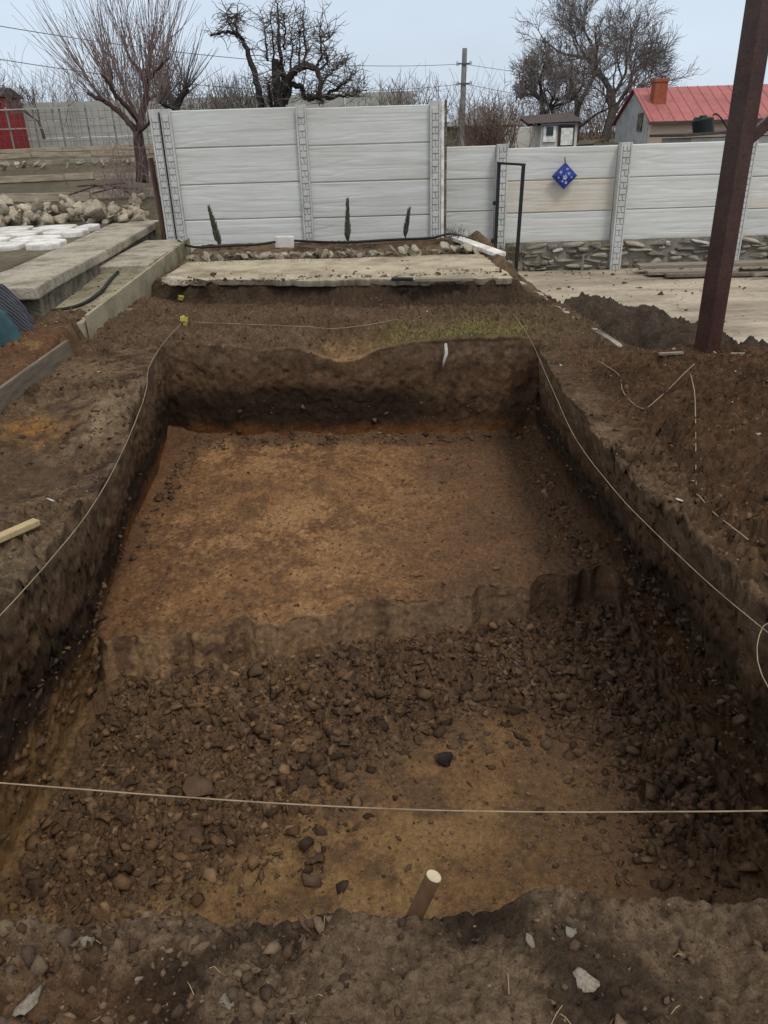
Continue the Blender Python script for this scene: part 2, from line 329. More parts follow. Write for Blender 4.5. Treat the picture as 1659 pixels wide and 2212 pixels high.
uu = np.concatenate([np.linspace(0, 1, 28)[:-1] * .25, lerp(.25, 1, np.linspace(0, 1, 131)), 1 + np.linspace(0, 1, NUW)[1:], 2 + np.linspace(0, 1, NUF)[1:], 3 + np.linspace(0, 1, NUW)[1:], 4 + np.linspace(0, 1, 130)[1:] * .45, 4.45 + np.linspace(0, 1, 60)[1:] * .55])
vv = np.concatenate([np.linspace(0, .85, 14)[:-1], .85 + .15 * np.linspace(0, 1, 64), 1 + np.linspace(0, 1, 26)[1:], 2 + np.linspace(0, 1, 250)[1:], 3 + np.linspace(0, 1, 40)[1:], 4 + np.linspace(0, 1, 250)[1:], 5 + np.linspace(0, 1, 60)[1:], 6 + np.linspace(0, 1, 190)[1:] * .5, 6.5 + np.linspace(0, 1, 50)[1:] * .5])
NU, NV = len(uu), len(vv)
Ug, Vg = np.meshgrid(uu, vv)
xn = np.interp(Ug, [0, 1, 2, 3, 4, 5], [-4.3, -1.65, -1.75, 1.5, 1.35, 4.8])
crest = 1.19 + .035 * vn(xn, 0 * xn, 0, 2.2, 55) + .02 * vn(xn, 0 * xn, 0, 7, 56)
sy_ = step_y(np.clip(xn, -1.9, 1.8)); fy_ = far_y(xn)
yy_nodes = [np.full_like(xn, -2.2), crest, crest + .07, lerp(sy_, step_y(np.clip(xn, -1.9, 1.8) + .03), .75) - .09 + .05 * vn(xn, 0 * xn, 0, 4, 191), sy_, fy_ + .02, fy_ - .0, np.full_like(xn, 12.25)]
k = np.clip(np.floor(Vg).astype(int), 0, 6); t = Vg - k
# fractional node lookup; section 0 is split so that the strip by the crest is dense
stack = np.stack(yy_nodes)
y0 = np.take_along_axis(stack, k[None], 0)[0]; y1 = np.take_along_axis(stack, k[None] + 1, 0)[0]
tt = np.where(k == 0, np.where(Vg < .85, Vg / .85 * .87, .87 + (Vg - .85) / .15 * .13), np.where(k == 6, np.where(t < .5, t / .5 * .42, .42 + (t - .5) / .5 * .58), t))
Yg = y0 + (y1 - y0) * tt
a_u = np.interp(Ug, [1, 2, 3, 4], [0, 1, 1, 0]); a_v = np.interp(Vg, [1, 2, 5, 6], [0, 1, 1, 0])
m = np.minimum(a_u, a_v)
xl_t = np.interp(Yg, YK, XL_T) + .03 * vn(0 * Yg, Yg, 0, 1.9, 61) + .018 * vn(0 * Yg, Yg, 0, 6, 62); xl_b = np.interp(Yg, YK, XL_B)
xr_t = np.interp(Yg, YK, XR_T) + .04 * vn(0 * Yg, Yg, 0, 1.7, 63) + .02 * vn(0 * Yg, Yg, 0, 7, 64); xr_b = np.interp(Yg, YK, XR_B)
av_ = np.clip(a_v * 1.0, 0, 1)
xlb = lerp(xl_t, xl_b, av_); xrb = lerp(xr_t, xr_b, av_)
ku = np.clip(np.floor(Ug).astype(int), 0, 4); tu = Ug - ku
bx_ = np.stack([np.full_like(xl_t, -4.3), xl_t, xlb, xrb, xr_t, np.full_like(xl_t, 4.8)])
Xg = np.take_along_axis(bx_, ku[None], 0)[0] * (1 - tu) + np.take_along_axis(bx_, ku[None] + 1, 0)[0] * tu
up = sm(3, 4, Vg)                                                # 0 lower level, 1 upper level
fl_lo = F2 + .02 * fbm(Xg, Yg, 0, 1.6, 3, 71) + .012 * fbm(Xg, Yg, 0, 7, 3, 72) + .07 * sm(.55, 0, sy_ - Yg) * (.6 + .4 * vn(Xg, Yg, 0, 2.5, 70))
fl_up = F1 + .022 * fbm(Xg, Yg, 0, 1.4, 3, 73) - .10 * sm(5.2, 6.6, Yg) * 0 + .02 * np.abs(fbm(Xg, Yg, 0, 9, 3, 74)) + .010 * fbm(Xg, Yg * 1.8, 0, 26, 3, 75)
# loose soil banked in the corners
corner = sm(.35, 0, Xg - xlb) * sm(.7, 0, fy_ - Yg) + sm(.4, 0, xrb - Xg) * sm(.5, 0, fy_ - Yg) * .7 + sm(.22, 0, xrb - Xg) * .5 + sm(.10, 0, fy_ - Yg) * .6
fl_up = fl_up + .09 * corner * (.7 + .5 * vn(Xg, Yg, 0, 7, 76))
Fz = lerp(fl_lo, fl_up, np.clip(Vg - 3, 0, 1))
Fz = np.where(Vg < 3, fl_lo, np.where(Vg > 4, fl_up, Fz))
Gz = G(Xg, Yg)
Zg = lerp(Gz, Fz, m)
# face relief: walls pushed in and out along their normal, spade-cut streaks
wl = np.where((Ug > 1) & (Ug < 2), np.sin(np.pi * np.clip(a_u, 0, 1)) ** .5, 0) * (a_v > .0)
wr = np.where((Ug > 3) & (Ug < 4), np.sin(np.pi * np.clip(a_u, 0, 1)) ** .5, 0) * (a_v > .0)
rel = .035 * fbm(0 * Xg, Yg, Zg, 1.6, 3, 81) + .026 * fbm(0 * Xg, Yg * 3.2, Zg * .5, 3., 3, 82) + .022 * fbm(0 * Xg, Yg, Zg, 14, 3, 83) + .010 * facets(Yg, Zg, 18, 185)[0]
Xg = Xg + rel * (wl + wr)
wf = np.where((Vg > 5) & (Vg < 6), np.sin(np.pi * np.clip(a_v, 0, 1)) ** .5, 0) * (a_u > 0)
relf = .040 * fbm(Xg, 0 * Xg, Zg, 1.7, 3, 84) + .026 * fbm(Xg * 2.4, 0 * Xg, Zg, 3.5, 3, 85) + .016 * fbm(Xg, 0 * Xg, Zg, 13, 3, 86) + .007 * facets(Xg, Zg, 17, 186)[0]
Yg = Yg + relf * wf
ws = np.where((Vg > 3) & (Vg < 4), 1, 0) * (a_u > .99); Yg = Yg + ws * (.020 * fbm(Xg, 0 * Xg, Zg * .25, 11, 3, 87) + .010 * fbm(Xg, 0 * Xg, Zg, 30, 2, 88))
# crumbly top layer everywhere on the open ground
ridg = 1 - np.abs(fbm(Xg, Yg, 0, 13, 3, 91)) * 2
op = (m < .02)
crum = .012 * np.abs(fbm(Xg, Yg, 0, 24, 3, 92)) + .014 * ridg * sm(.0, .4, vn(Xg, Yg, 0, 2.2, 93) + .2)
nearw = sm(1.5, 1.2, Yg)
rightw = sm(1.4, 2.0, Xg) * sm(6.3, 5.5, Yg)
Zg = Zg + op * crum * (1 - .5 * nearw + 1.0 * rightw) + op * nearw * .008 * np.abs(fbm(Xg, Yg, 0, 42, 2, 94))
Zg = Zg + np.where((Vg > 2) & (Vg < 5) & (m > .98), .008 * np.abs(fbm(Xg, Yg, 0, 32, 3, 95)), 0)
CLODZ = [(-1.67, 3.45), (-.22, 3.74), (.41, 3.95), (1.63, 4.2), (1.63, 3.2), (1.62, 2.3), (1.0, 2.2), (1.15, 2.9), (.6, 3.12), (.35, 3.2), (.1, 3.02), (-.35, 2.75), (-.5, 2.35), (-1.1, 2.05), (-1.66, 2.1)]
def inside(x, y, P):
    r = np.zeros_like(x, bool); n = len(P)
    for i in range(n):
        (x1, y1), (x2, y2) = P[i], P[(i + 1) % n]
        c = ((y1 > y) != (y2 > y)) & (x < (x2 - x1) * (y - y1) / (y2 - y1 + 1e-12) + x1); r ^= c
    return r
wx, wy = Xg + .02 * vn(Xg, Yg, 0, 9, 171), Yg + .02 * vn(Xg, Yg, 0, 9, 172)
fa, ca = facets(wx, wy, 13, 180); fb, cb_ = facets(wx, wy, 27, 190); fc, cc_ = facets(wx, wy, 52, 195)
wob = .1 * fbm(Xg, Yg, 0, 4, 3, 173)
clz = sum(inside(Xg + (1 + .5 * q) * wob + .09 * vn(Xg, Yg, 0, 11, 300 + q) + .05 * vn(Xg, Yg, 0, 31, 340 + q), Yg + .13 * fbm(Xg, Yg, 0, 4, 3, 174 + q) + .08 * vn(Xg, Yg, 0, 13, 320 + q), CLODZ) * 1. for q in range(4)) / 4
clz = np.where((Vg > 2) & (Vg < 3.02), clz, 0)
Zg = Zg + clz * (.034 * fa - .016 * ca + .024 * fb - .016 * cb_ + .010 * fc + .03)
lowf = np.where((Vg > 2) & (Vg < 3) & (m > .98), 1 - clz, 0); Zg = Zg + lowf * (.006 * fb * sm(-.1, .3, wob * 10) + .004 * fc)
upf = np.where((Vg > 4) & (Vg < 5) & (m > .98), 1, 0); Zg = Zg + upf * (.006 * fb + .005 * fc) * (.4 + .6 * sm(-.3, .3, vn(Xg, Yg, 0, 3, 175)))
rsp = op * sm(1.35, 1.7, Xg) * sm(6.2, 5.4, Yg); Zg = Zg + rsp * (.036 * fa * sm(-.2, .3, vn(Xg, Yg, 0, 2, 176)) + .026 * fb - .016 * cb_ + .012 * fc - .008 * cc_)
lft = op * sm(-1.5, -1.7, Xg) * sm(7.2, 6.8, Yg); Zg = Zg + lft * (.034 * fa + .022 * fb - .014 * cb_ + .010 * fc - .006 * cc_) * sm(-.35, .3, vn(Xg, Yg, 0, 2.6, 177))
shf = op * sm(6.7, 6.9, Yg) * sm(8.8, 8.3, Yg); Zg = Zg + shf * (.030 * fa + .022 * fb - .014 * cb_ + .008 * fc + .03 * fbm(Xg, Yg, 0, 2.3, 3, 181))
mnd = op * nearw; Zg = Zg + mnd * (.026 * fa * sm(.0, .4, vn(Xg, Yg, 0, 3.1, 178)) + .009 * fb - .010 * cb_ + (.009 * fc - .006 * cc_) * sm(.5, -.3, Xg)) + mnd * .028 * vn(Xg, Yg, 0, 4.5, 179)

# soil colours by layer and zone; floor darker to the right and along the walls
def C3(*c): return np.array(c)[None, None, :]
def mixc(a, b, w): return a + (b - a) * w[..., None]
n1 = fbm(Xg, Yg, Zg, 1.1, 4, 101); n2 = fbm(Xg, Yg, Zg, 4.3, 4, 102); n3 = fbm(Xg, Yg, Zg, 14, 4, 103)
top = mixc(C3(.086, .066, .049), C3(.135, .108, .080), sm(-.15, .4, n1 + .7 * n2 + .4 * n3)[...])
top = mixc(top, C3(.045, .034, .026), sm(.12, .5, -n2 - .5 * n3))
rb = sm(1.25, 1.6, Xg) * sm(7.2, 6.2, Yg)
top = mixc(top, mixc(C3(.082, .056, .037), C3(.050, .034, .024), sm(-.1, .3, n2)), rb * .9)
lb = sm(-2.55, -2.7, Xg) * sm(7, 6.7, Yg); top = mixc(top, mixc(C3(.105, .066, .045), C3(.15, .11, .06), sm(0, .3, n2)), lb)
och = np.exp(-(((Xg + 2.25) / .22) ** 2 + ((Yg - 4.75) / .16) ** 2)); top = mixc(top, C3(.21, .125, .045), np.clip(och * (1 + 1.6 * n3), 0, 1) * .9)
rim = np.exp(-(((Xg + 1.8) / .13) ** 2 + ((Yg - 4.95) / .55) ** 2)); top = mixc(top, C3(.21, .18, .14), np.clip(rim * (1.1 + n3), 0, .85))
rim2 = sm(-1.75, -1.6, Xg) * sm(-1.3, -1.5, Xg) * sm(3.4, 2.6, Yg) * op; top = mixc(top, C3(.13, .115, .095), rim2 * .8)
sh = sm(6.6, 7.0, Yg) * sm(9.3, 8.3, Yg); top = mixc(top, mixc(C3(.125, .10, .078), C3(.085, .066, .05), sm(-.2, .3, n2 + n3 * .5)), sh * .8)
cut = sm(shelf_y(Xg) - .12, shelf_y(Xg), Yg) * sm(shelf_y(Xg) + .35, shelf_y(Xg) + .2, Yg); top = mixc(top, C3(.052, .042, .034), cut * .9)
notch = np.exp(-(((Xg + .25) / .3) ** 2 + ((Yg - 6.85) / .22) ** 2)); top = mixc(top, C3(.21, .155, .095), np.clip(notch * (.9 + n3), 0, .8))
grs = np.exp(-(((Xg - .85) / .65) ** 2 + ((Yg - 6.95) / .38) ** 2)); top = mixc(top, C3(.15, .135, .06), np.clip(grs * (.9 + n2), 0, .75))
mound = sm(1.6, 1.25, Yg) * sm(-2, -1.4, Xg)
mt_ = mixc(C3(.078, .064, .050), C3(.175, .145, .112), sm(-.05, .42, n1 * .8 + n2 + .3 * n3)); mt_ = mixc(mt_, C3(.036, .030, .026), sm(.05, .4, -n2 - .6 * n1 + .25 * n3))
mt_ = mt_ * .76; mt_ = mixc(mt_, C3(.14, .09, .055), sm(-.35, -.75, Xg) * sm(1.2, .95, Yg) * .7)
top = mixc(top, mt_, mound)
dep = -Zg
wallc = mixc(C3(.135, .108, .082), C3(.105, .076, .054), sm(.05, .3, dep + .1 * n2)) * (1 + .5 * n3 + .35 * fbm(Xg * 3, Yg * 3, Zg, 5, 3, 106))[..., None]
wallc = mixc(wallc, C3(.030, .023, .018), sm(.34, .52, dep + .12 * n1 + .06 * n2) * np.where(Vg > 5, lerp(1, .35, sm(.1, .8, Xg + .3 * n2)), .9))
wallc = mixc(wallc, C3(.16, .085, .04), sm(.70, .86, dep + .08 * n2) * np.where(Ug > 3, .45, .9))
lowoch = sm(4.0, 3.3, Yg) * sm(.66, .88, dep + .07 * n2) * (Ug < 2.5); wallc = mixc(wallc, mixc(C3(.27, .19, .10), C3(.18, .12, .06), sm(0, .3, n3)), lowoch)
wallc = mixc(wallc, C3(.075, .06, .035), (Ug > 3) * sm(3.6, 2.8, Yg) * sm(.3, .6, dep) * .6)
# floors
n4 = fbm(Xg, Yg, Zg, 38, 3, 104); clay = mixc(C3(.27, .150, .072), C3(.40, .245, .125), sm(.0, .5, .7 * n1 + n2 + .8 * n3 + .7 * n4)); clay = mixc(clay, C3(.15, .084, .046), sm(-.02, .42, -n2 - .8 * n3 - .6 * n4))
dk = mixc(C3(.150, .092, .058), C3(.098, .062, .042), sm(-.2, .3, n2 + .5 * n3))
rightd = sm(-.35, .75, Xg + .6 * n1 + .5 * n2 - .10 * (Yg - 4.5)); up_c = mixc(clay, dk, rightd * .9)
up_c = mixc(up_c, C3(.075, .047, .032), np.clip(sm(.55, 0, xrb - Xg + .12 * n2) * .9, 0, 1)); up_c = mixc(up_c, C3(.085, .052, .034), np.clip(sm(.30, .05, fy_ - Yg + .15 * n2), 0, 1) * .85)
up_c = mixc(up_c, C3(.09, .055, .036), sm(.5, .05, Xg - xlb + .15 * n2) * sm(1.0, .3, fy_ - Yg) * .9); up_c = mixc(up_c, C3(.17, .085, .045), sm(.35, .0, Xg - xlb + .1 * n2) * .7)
lo_c = mixc(C3(.22, .135, .065), C3(.30, .20, .095), sm(.0, .45, n1 + n2 + .5 * n3)); lo_c = mixc(lo_c, C3(.12, .078, .048), sm(-.12, .3, -n2 - .6 * n3 - .5 * n4 - .3 * n1))
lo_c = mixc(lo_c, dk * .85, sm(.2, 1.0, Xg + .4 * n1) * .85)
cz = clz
lo_c = mixc(lo_c, mixc(C3(.125, .083, .053), C3(.085, .056, .040), sm(-.9, .4, Xg + .3 * n2)), cz * .9)  # clod zone: brown dug earth, darkened for the shade between clods
nst = fbm(Xg, 0 * Xg, 0, 7, 3, 105); step_c = mixc(mixc(C3(.30, .205, .125), C3(.135, .096, .072), sm(-1.4, .7, Xg + .4 * nst)), C3(.08, .052, .038), sm(.0, .5, nst + .6 * n3 + .4 * n4)) * (1.22 + .4 * n4)[..., None]
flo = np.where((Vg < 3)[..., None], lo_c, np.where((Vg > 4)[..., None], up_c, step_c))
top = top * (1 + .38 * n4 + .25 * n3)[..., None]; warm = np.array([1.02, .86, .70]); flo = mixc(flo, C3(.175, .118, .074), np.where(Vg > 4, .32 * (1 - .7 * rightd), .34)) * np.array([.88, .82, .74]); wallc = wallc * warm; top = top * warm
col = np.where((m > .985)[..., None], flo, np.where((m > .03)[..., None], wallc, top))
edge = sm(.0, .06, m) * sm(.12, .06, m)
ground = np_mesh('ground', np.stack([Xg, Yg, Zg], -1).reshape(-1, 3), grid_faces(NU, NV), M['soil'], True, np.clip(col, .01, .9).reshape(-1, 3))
tag(ground, kind='structure')

# far ground: one sheet to the horizon, sunk below the modelled patch, terraced up to the garden on the left
def axis2(*p): return np.concatenate([np.linspace(a, b, n, endpoint=False) for a, b, n in p] + [np.array([p[-1][1]])])
fx = axis2((-900, -60, 8), (-60, -16, 16), (-16, -3, 70), (-3, 12, 40), (12, 60, 16), (60, 900, 8)); fyv = axis2((-40, -3, 6), (-3, 12.6, 40), (12.6, 30, 90), (30, 80, 20), (80, 1500, 14))
FX, FY = np.meshgrid(fx, fyv)
gard = np.interp(FY, [14.2, 15, 17.5, 19.5, 21.5, 26, 200], [.5, .74, .97, 1.30, 1.54, 1.62, 1.3]) + .025 * fbm(FX, FY, 0, 1.2, 3, 110) + .04 * np.floor((FY - 14.6) / 1.9) * 0
beh = .75 + .45 * sm(13, 22, FY)
FZ = lerp(gard, beh, sm(-3.6, -2.2, FX))
FZ = np.where(FY < 12.9, lerp(np.where(FX < -3.75, .46 + .02 * fbm(FX, FY, 0, 2, 2, 111), -1.7), -.55, sm(4.4, 4.9, FX)), FZ)
FZ = np.where((FX < -3.6) & (FY < 6.2), .1, FZ)
FZ = np.where((FX > 4.8) & (FY < 6.2), .12, FZ); FZ = np.where((FY < -1.8), 0.0, FZ); FZ = np.where((np.abs(FX) < 5.5) & (FY > -2.0) & (FY < 6.3) & (FX > -3.8), -1.9, FZ)
o = np_mesh('field', np.stack([FX, FY, FZ], -1).reshape(-1, 3), grid_faces(len(fx), len(fyv)), M['field'], True); tag(o, kind='structure')

# ------------------------------------------------------------------ clods, stones, rubble (shared builders)
def ico(sub):
    bm = bmesh.new(); bmesh.ops.create_icosphere(bm, subdivisions=sub, radius=1); V = np.array([v.co[:] for v in bm.verts]); Fc = np.array([[v.index for v in f.verts] for f in bm.faces]); bm.free(); return V, Fc
ICO1, ICO2, ICO3 = ico(1), ico(2), ico(3)
def rock_shape(base, rng, cuts=6, rough=.18, flat=.75):
    V = base[0].copy(); s = rng.integers(1, 9999)
    for _ in range(cuts):
        n = rng.normal(size=3); n /= np.linalg.norm(n); d = rng.uniform(.12, .5); h = V @ n; V = V - np.outer(np.clip(h - d, 0, None), n)
    V = V / np.sqrt((V ** 2).sum(1)).max(); V = V * (1 + (.30 if len(V) < 50 else .11 if len(V) < 200 else .03) * rng.uniform(-1, 1, len(V)))[:, None] * (1 + rough * fbm(V[:, 0], V[:, 1], V[:, 2], 2.6, 3, int(s)))[:, None]
    V = V * np.array([1.25, rng.uniform(.65, 1.15), rng.uniform(flat - .2, flat + .1)]); return V
def rotm(rng, tilt=.5):
    return np.array((Euler((rng.uniform(-tilt, tilt), rng.uniform(-tilt, tilt), rng.uniform(0, 6.28))).to_matrix()))
SH1 = [rock_shape(ICO1, RNG, 3, .5) for _ in range(40)]; SH2 = [rock_shape(ICO2, RNG, 4, .3) for _ in range(40)]
def scatter(name, P, R, cols, base='1', smooth=False, mat_=None):
    shp, tri = (SH1, ICO1[1]) if base == '1' else (SH2, ICO2[1]); nv = len(shp[0]); N = len(P)
    V = np.empty((N, nv, 3)); 
    for i in range(N): V[i] = (shp[RNG.integers(len(shp))] * R[i]) @ rotm(RNG).T + P[i]
    Fc = (tri[None] + (np.arange(N) * nv)[:, None, None]).reshape(-1, 3)
    return np_mesh(name, V.reshape(-1, 3), Fc, mat_ or M['clod'], smooth, np.repeat(cols, nv, 0), tris=True)
# height lookup on the ground sheet for x,y inside the pit floor / on the banks
from mathutils.bvhtree import BVHTree
_dg = None
def bvh_of(o):
    return BVHTree.FromPolygons([v.co[:] for v in o.data.vertices], [p.vertices[:] for p in o.data.polygons])
GB = bvh_of(ground)
def gz(x, y, d=0., top=3.):
    h = GB.ray_cast(Vector((x, y, top)), Vector((0, 0, -1))); return (h[0].z if h[0] else d)

P, R, Cc = [], [], []; big = []
TOPZ = -.55
def put(x, y, r, c): P.append((x, y, gz(x, y, F2, TOPZ) + r * .02)); R.append(r); Cc.append(c)
cols_d = .9 * np.array([(.095, .056, .034), (.078, .047, .029), (.115, .069, .041), (.066, .042, .028), (.135, .084, .050), (.150, .098, .061), (.058, .038, .026), (.105, .070, .048)])
n = 0
while n < 15000:                                                   # clods heaped below the step
    x, y = RNG.uniform(-1.66, 1.62), RNG.uniform(1.95, 4.2)
    if not inside(np.array([x + .17 * RNG.normal()]), np.array([y + .15 * RNG.normal()]), CLODZ)[0]: continue
    if y > float(step_y(np.array([x]))[0]) - .10: continue
    d = float(step_y(np.array([x]))[0]) - y
    r = min(.003 + RNG.exponential(.008), .045)
    if RNG.uniform() < .035: r = RNG.uniform(.025, .05)
    c = cols_d[RNG.integers(8)] * RNG.uniform(.75, 1.2); 
    if x < -.4: c = c * np.array([1.40, 1.38, 1.25])
    if r > .030 and len(big) < 200: big.append((x, y, r))
    else: put(x, y, r, c)
    n += 1
for _ in range(3500):                                             # crumbs over the rest of the lower floor
    x, y = RNG.uniform(-1.64, 1.6), RNG.uniform(1.4, 4.0)
    if y > float(step_y(np.array([x]))[0]) - .1: continue
    put(x, y, .003 + RNG.exponential(.0045), cols_d[RNG.integers(8)] * RNG.uniform(.9, 1.7))
for _ in range(9000):                                             # crumbs on the upper floor
    x, y = RNG.uniform(-1.8, 1.42), RNG.uniform(3.7, 6.8)
    if y < float(step_y(np.array([x]))[0]) + .02: continue
    e = min(1.42 - x, x + 1.85, 6.75 - y); r = .003 + RNG.exponential(.003) + (RNG.exponential(.008) if e < .22 else 0)
    c = cols_d[RNG.integers(8)] * RNG.uniform(.8, 1.6) * (np.array([1.5, 1.3, 1.1]) if x < .3 and e > .2 else 1); put(x, y, min(r, .05), c)
tag(scatter('loose_clods', np.array(P), np.array(R), np.array(Cc)), 'loose brown crumbs and lumps of dug earth strewn over the trench floor', 'loose soil', kind='stuff')
P, R, Cc = [], [], []; TOPZ = 3.
for _ in range(20000):                                             # crumbs on the banks and the far shelf
    q = RNG.uniform()
    if q < .45: x, y = RNG.uniform(1.25, 3.6), RNG.uniform(1.2, 6.1)
    elif q < .75: x, y = RNG.uniform(-3.2, -1.5), RNG.uniform(1.8, 7.2)
    else: x, y = RNG.uniform(-2.4, 1.9), RNG.uniform(6.8, 8.9)
    g = .35 + .65 * (float(vn(np.array([x]), np.array([y]), 0, 2., 120)[0]) > .0)
    if RNG.uniform() > g or gz(x, y) < -.35: continue
    w = RNG.uniform(); c = cols_d[RNG.integers(8)] * RNG.uniform(.7, 1.25)
    if w > .985: c = np.array((.34, .30, .25)) * RNG.uniform(.7, 1.2)
    put(x, y, min(.003 + RNG.exponential(.0048), .032), c)
for _ in range(3800):                                             # foreground mound
    x, y = RNG.uniform(-1.3, 1.3), RNG.uniform(.72, 1.23)
    left = x < -.15
    if RNG.uniform() > (.9 if left else .4): continue
    w = RNG.uniform(); c = cols_d[RNG.integers(8)] * RNG.uniform(.8, 1.3) * np.array([1, 1.05, 1.1])
    if left and w > .75: c = np.array((.15, .105, .068)) * RNG.uniform(.7, 1.15)
    put(x, y, min(.0025 + RNG.exponential(.006 if left else .0035), .028), c)
for _ in range(800):
    q = RNG.uniform(); c = cols_d[RNG.integers(8)] * RNG.uniform(.8, 1.4); r = .004 + RNG.exponential(.006)
    if q < .4: p_ = (RNG.uniform(-2.35, 1.38), 8.55 + abs(RNG.normal()) * .22, .258); r *= 1.3
    elif q < .75: p_ = (RNG.uniform(2.0, 6.5), RNG.uniform(7.0, 12.0), -.295); r *= 1.4
    elif q < .9: p_ = (RNG.uniform(-3.15, -2.66), RNG.uniform(7.0, 9.2), .0); p_ = (p_[0], p_[1], .203 + (p_[1] - 6.9) * .036)
    else: p_ = (RNG.uniform(2.0, 6.5), RNG.uniform(11.6, 12.15), -.295); r *= 2
    if RNG.uniform() < .3: c = np.array((.36, .31, .24)) * RNG.uniform(.7, 1.1)
    P.append(p_); R.append(min(r, .05)); Cc.append(c)
tag(scatter('loose_soil', np.array(P), np.array(R), np.array(Cc)), 'loose crumbs of dark earth lying over the banks around the trench', 'loose soil', kind='stuff')

def rock_obj(name, r, m_, base=ICO3, cuts=5, flat=.75, smooth=False, rough=.18):
    V = rock_shape(base, RNG, cuts, rough, flat) * r; o = np_mesh(name, V, base[1], m_, smooth, tris=True); return o
protos = [rock_obj('soil_clod', 1, M['clod_brown'], ICO3, 6, rough=.75) for _ in range(10)]
used = set()
def clone(src, loc, rot, sc):
    if src.name in used: o = src.copy(); COL.objects.link(o)
    else: o = src; used.add(src.name)
    o.location = loc; o.rotation_euler = rot; o.scale = (sc, sc, sc) if not hasattr(sc, '__len__') else sc; return o
for i, (x, y, r) in enumerate(big):
    o = clone(protos[i % 10], (x, y, gz(x, y, F2, -.55) + r * .3), (RNG.uniform(-.5, .5), RNG.uniform(-.5, .5), RNG.uniform(0, 6.28)), r)
    tag(o, 'fist-sized brown lump of dug earth lying loose below the step in the trench floor', 'earth clod', 'earth clods below the step')
p = AZ(966, 1632, F2 + .05); o = rock_obj('soil_clod', .040, M['clod_dark'], cuts=3, flat=.9); o.location = (p.x, p.y, gz(p.x, p.y) + .035)
tag(o, 'single round near-black clod sitting on the bare ochre patch of the lower floor', 'earth clod')
p = AZ(420, 1725, F2 + .05); o = rock_obj('soil_clod', .075, M['clod_brown'], cuts=5, flat=.6); o.location = (p.x, p.y, gz(p.x, p.y) + .03); o.rotation_euler = (.2, .1, .4)
tag(o, 'large flat-topped brown clod just above the taut near string on the left', 'earth clod')
p = AZ(418, 1785, F2 + .05); o = rock_obj('soil_clod', .085, M['clod_brown'], cuts=5, flat=.55); o.location = (p.x, p.y, gz(p.x, p.y) + .03); o.rotation_euler = (-.1, .15, 2)
tag(o, 'largest dark clod in the lower left, a little below the near string', 'earth clod')
p = AZ(520, 1495, F2 + .05); o = rock_obj('soil_clod', .07, M['clod_brown'], cuts=5, flat=.6); o.location = (p.x, p.y, gz(p.x, p.y) + .03)
tag(o, 'reddish slab of clay fallen at the foot of the scooped step', 'earth clod')

# pale bits of stone and mortar on the foreground mound and banks
def bit(px, py, r, z, label, flat=.5, m_='limestone', rz=0, name='stone_fragment', cat='stone fragment', group=None):
    q = AZ(px, py, z); o = rock_obj(name, 1, M[m_], cuts=5, flat=flat); o.scale = (r, r * .8, r * .9); o.location = (q.x, q.y, gz(q.x, q.y) + r * .25); o.rotation_euler = (RNG.uniform(-.3, .3), RNG.uniform(-.3, .3), rz)
    return tag(o, label, cat, group)
bit(1268, 2152, .032, 0, 'chunky off-white lump of mortar at the bottom right of the foreground mound', m_='limestone', rz=2.2)
bit(1146, 2047, .017, 0, 'narrow white chip upright in the foreground soil, left of a second chip', m_='limestone', rz=1.6)
bit(1230, 2042, .015, 0, 'narrow white chip in the foreground soil, right of a similar chip', m_='limestone', rz=1.4)
bit(300, 2112, .020, 0, 'small pale stone in front of the grey hump at the lower left', m_='limestone', rz=.7)
bit(195, 2030, .018, 0, 'pale pebble on the crest at the lower left', m_='limestone', rz=.4)
bit(75, 2190, .032, 0, 'tan stone at the bottom left corner of the foreground', m_='limestone', rz=1)
bit(195, 2195, .035, 0, 'yellowish stone along the bottom edge, right of the corner stone', m_='limestone', rz=2)
bit(495, 2185, .022, 0, 'small grey shard at the bottom edge, right of the large shard', m_='limestone', rz=1.8)
bit(1465, 1075, .022, .05, 'white pebble on the brown bank right of the trench, lowest one', m_='stone_white')
bit(1460, 905, .02, .05, 'white pebble on the bank near the loose cord', m_='stone_white')
bit(112, 1088, .02, 0, 'white pebble on the left bank above the pale lath', m_='stone_white')

# ------------------------------------------------------------------ soil heap in the yard, yard, path and slabs
def sheet(name, X, Y, Z, m_, kind='structure', col_=None):
    o = np_mesh(name, np.stack([X, Y, Z], -1).reshape(-1, 3), grid_faces(X.shape[1], X.shape[0]), m_, True, col_)
    if kind: tag(o, kind=kind)
    return o
XX, YY = np.meshgrid(np.linspace(1.75, 11, 160), np.linspace(5.9, 12.4, 130))
XX = np.maximum(XX, KERB(YY) + .1)
sheet('yard', XX, YY, -.30 + .012 * fbm(XX, YY, 0, .8, 4, 130) + .006 * fbm(XX, YY, 0, 5, 3, 131) - .3 * sm(6.35, 5.9, YY), M['yard'])
HX, HY = np.meshgrid(np.linspace(1.7, 4.4, 170), np.linspace(5.7, 9.9, 200))
def bump2(x, y, cx, cy, a, b, h): return h * np.clip(1 - np.sqrt(((x - cx) / a) ** 2 + ((y - cy) / b) ** 2), 0, 1) ** 1.1
hz = np.maximum.reduce([bump2(HX, HY, 2.2, 8.0, .75, 1.2, .52), bump2(HX, HY, 2.45, 7.3, .8, 1.2, .55), bump2(HX, HY, 2.68, 6.6, .85, 1.1, .52), bump2(HX, HY, 3.0, 6.1, .8, .7, .42)])
hz = np.minimum(hz, .40) + np.where(hz > .02, .08 * fbm(HX, HY, 0, 3, 3, 132) + .05 * np.abs(fbm(HX, HY, 0, 11, 3, 133)) + .03 * facets(HX, HY, 16, 136)[0] + .018 * facets(HX, HY, 34, 137)[0], 0) * sm(0, .06, hz)
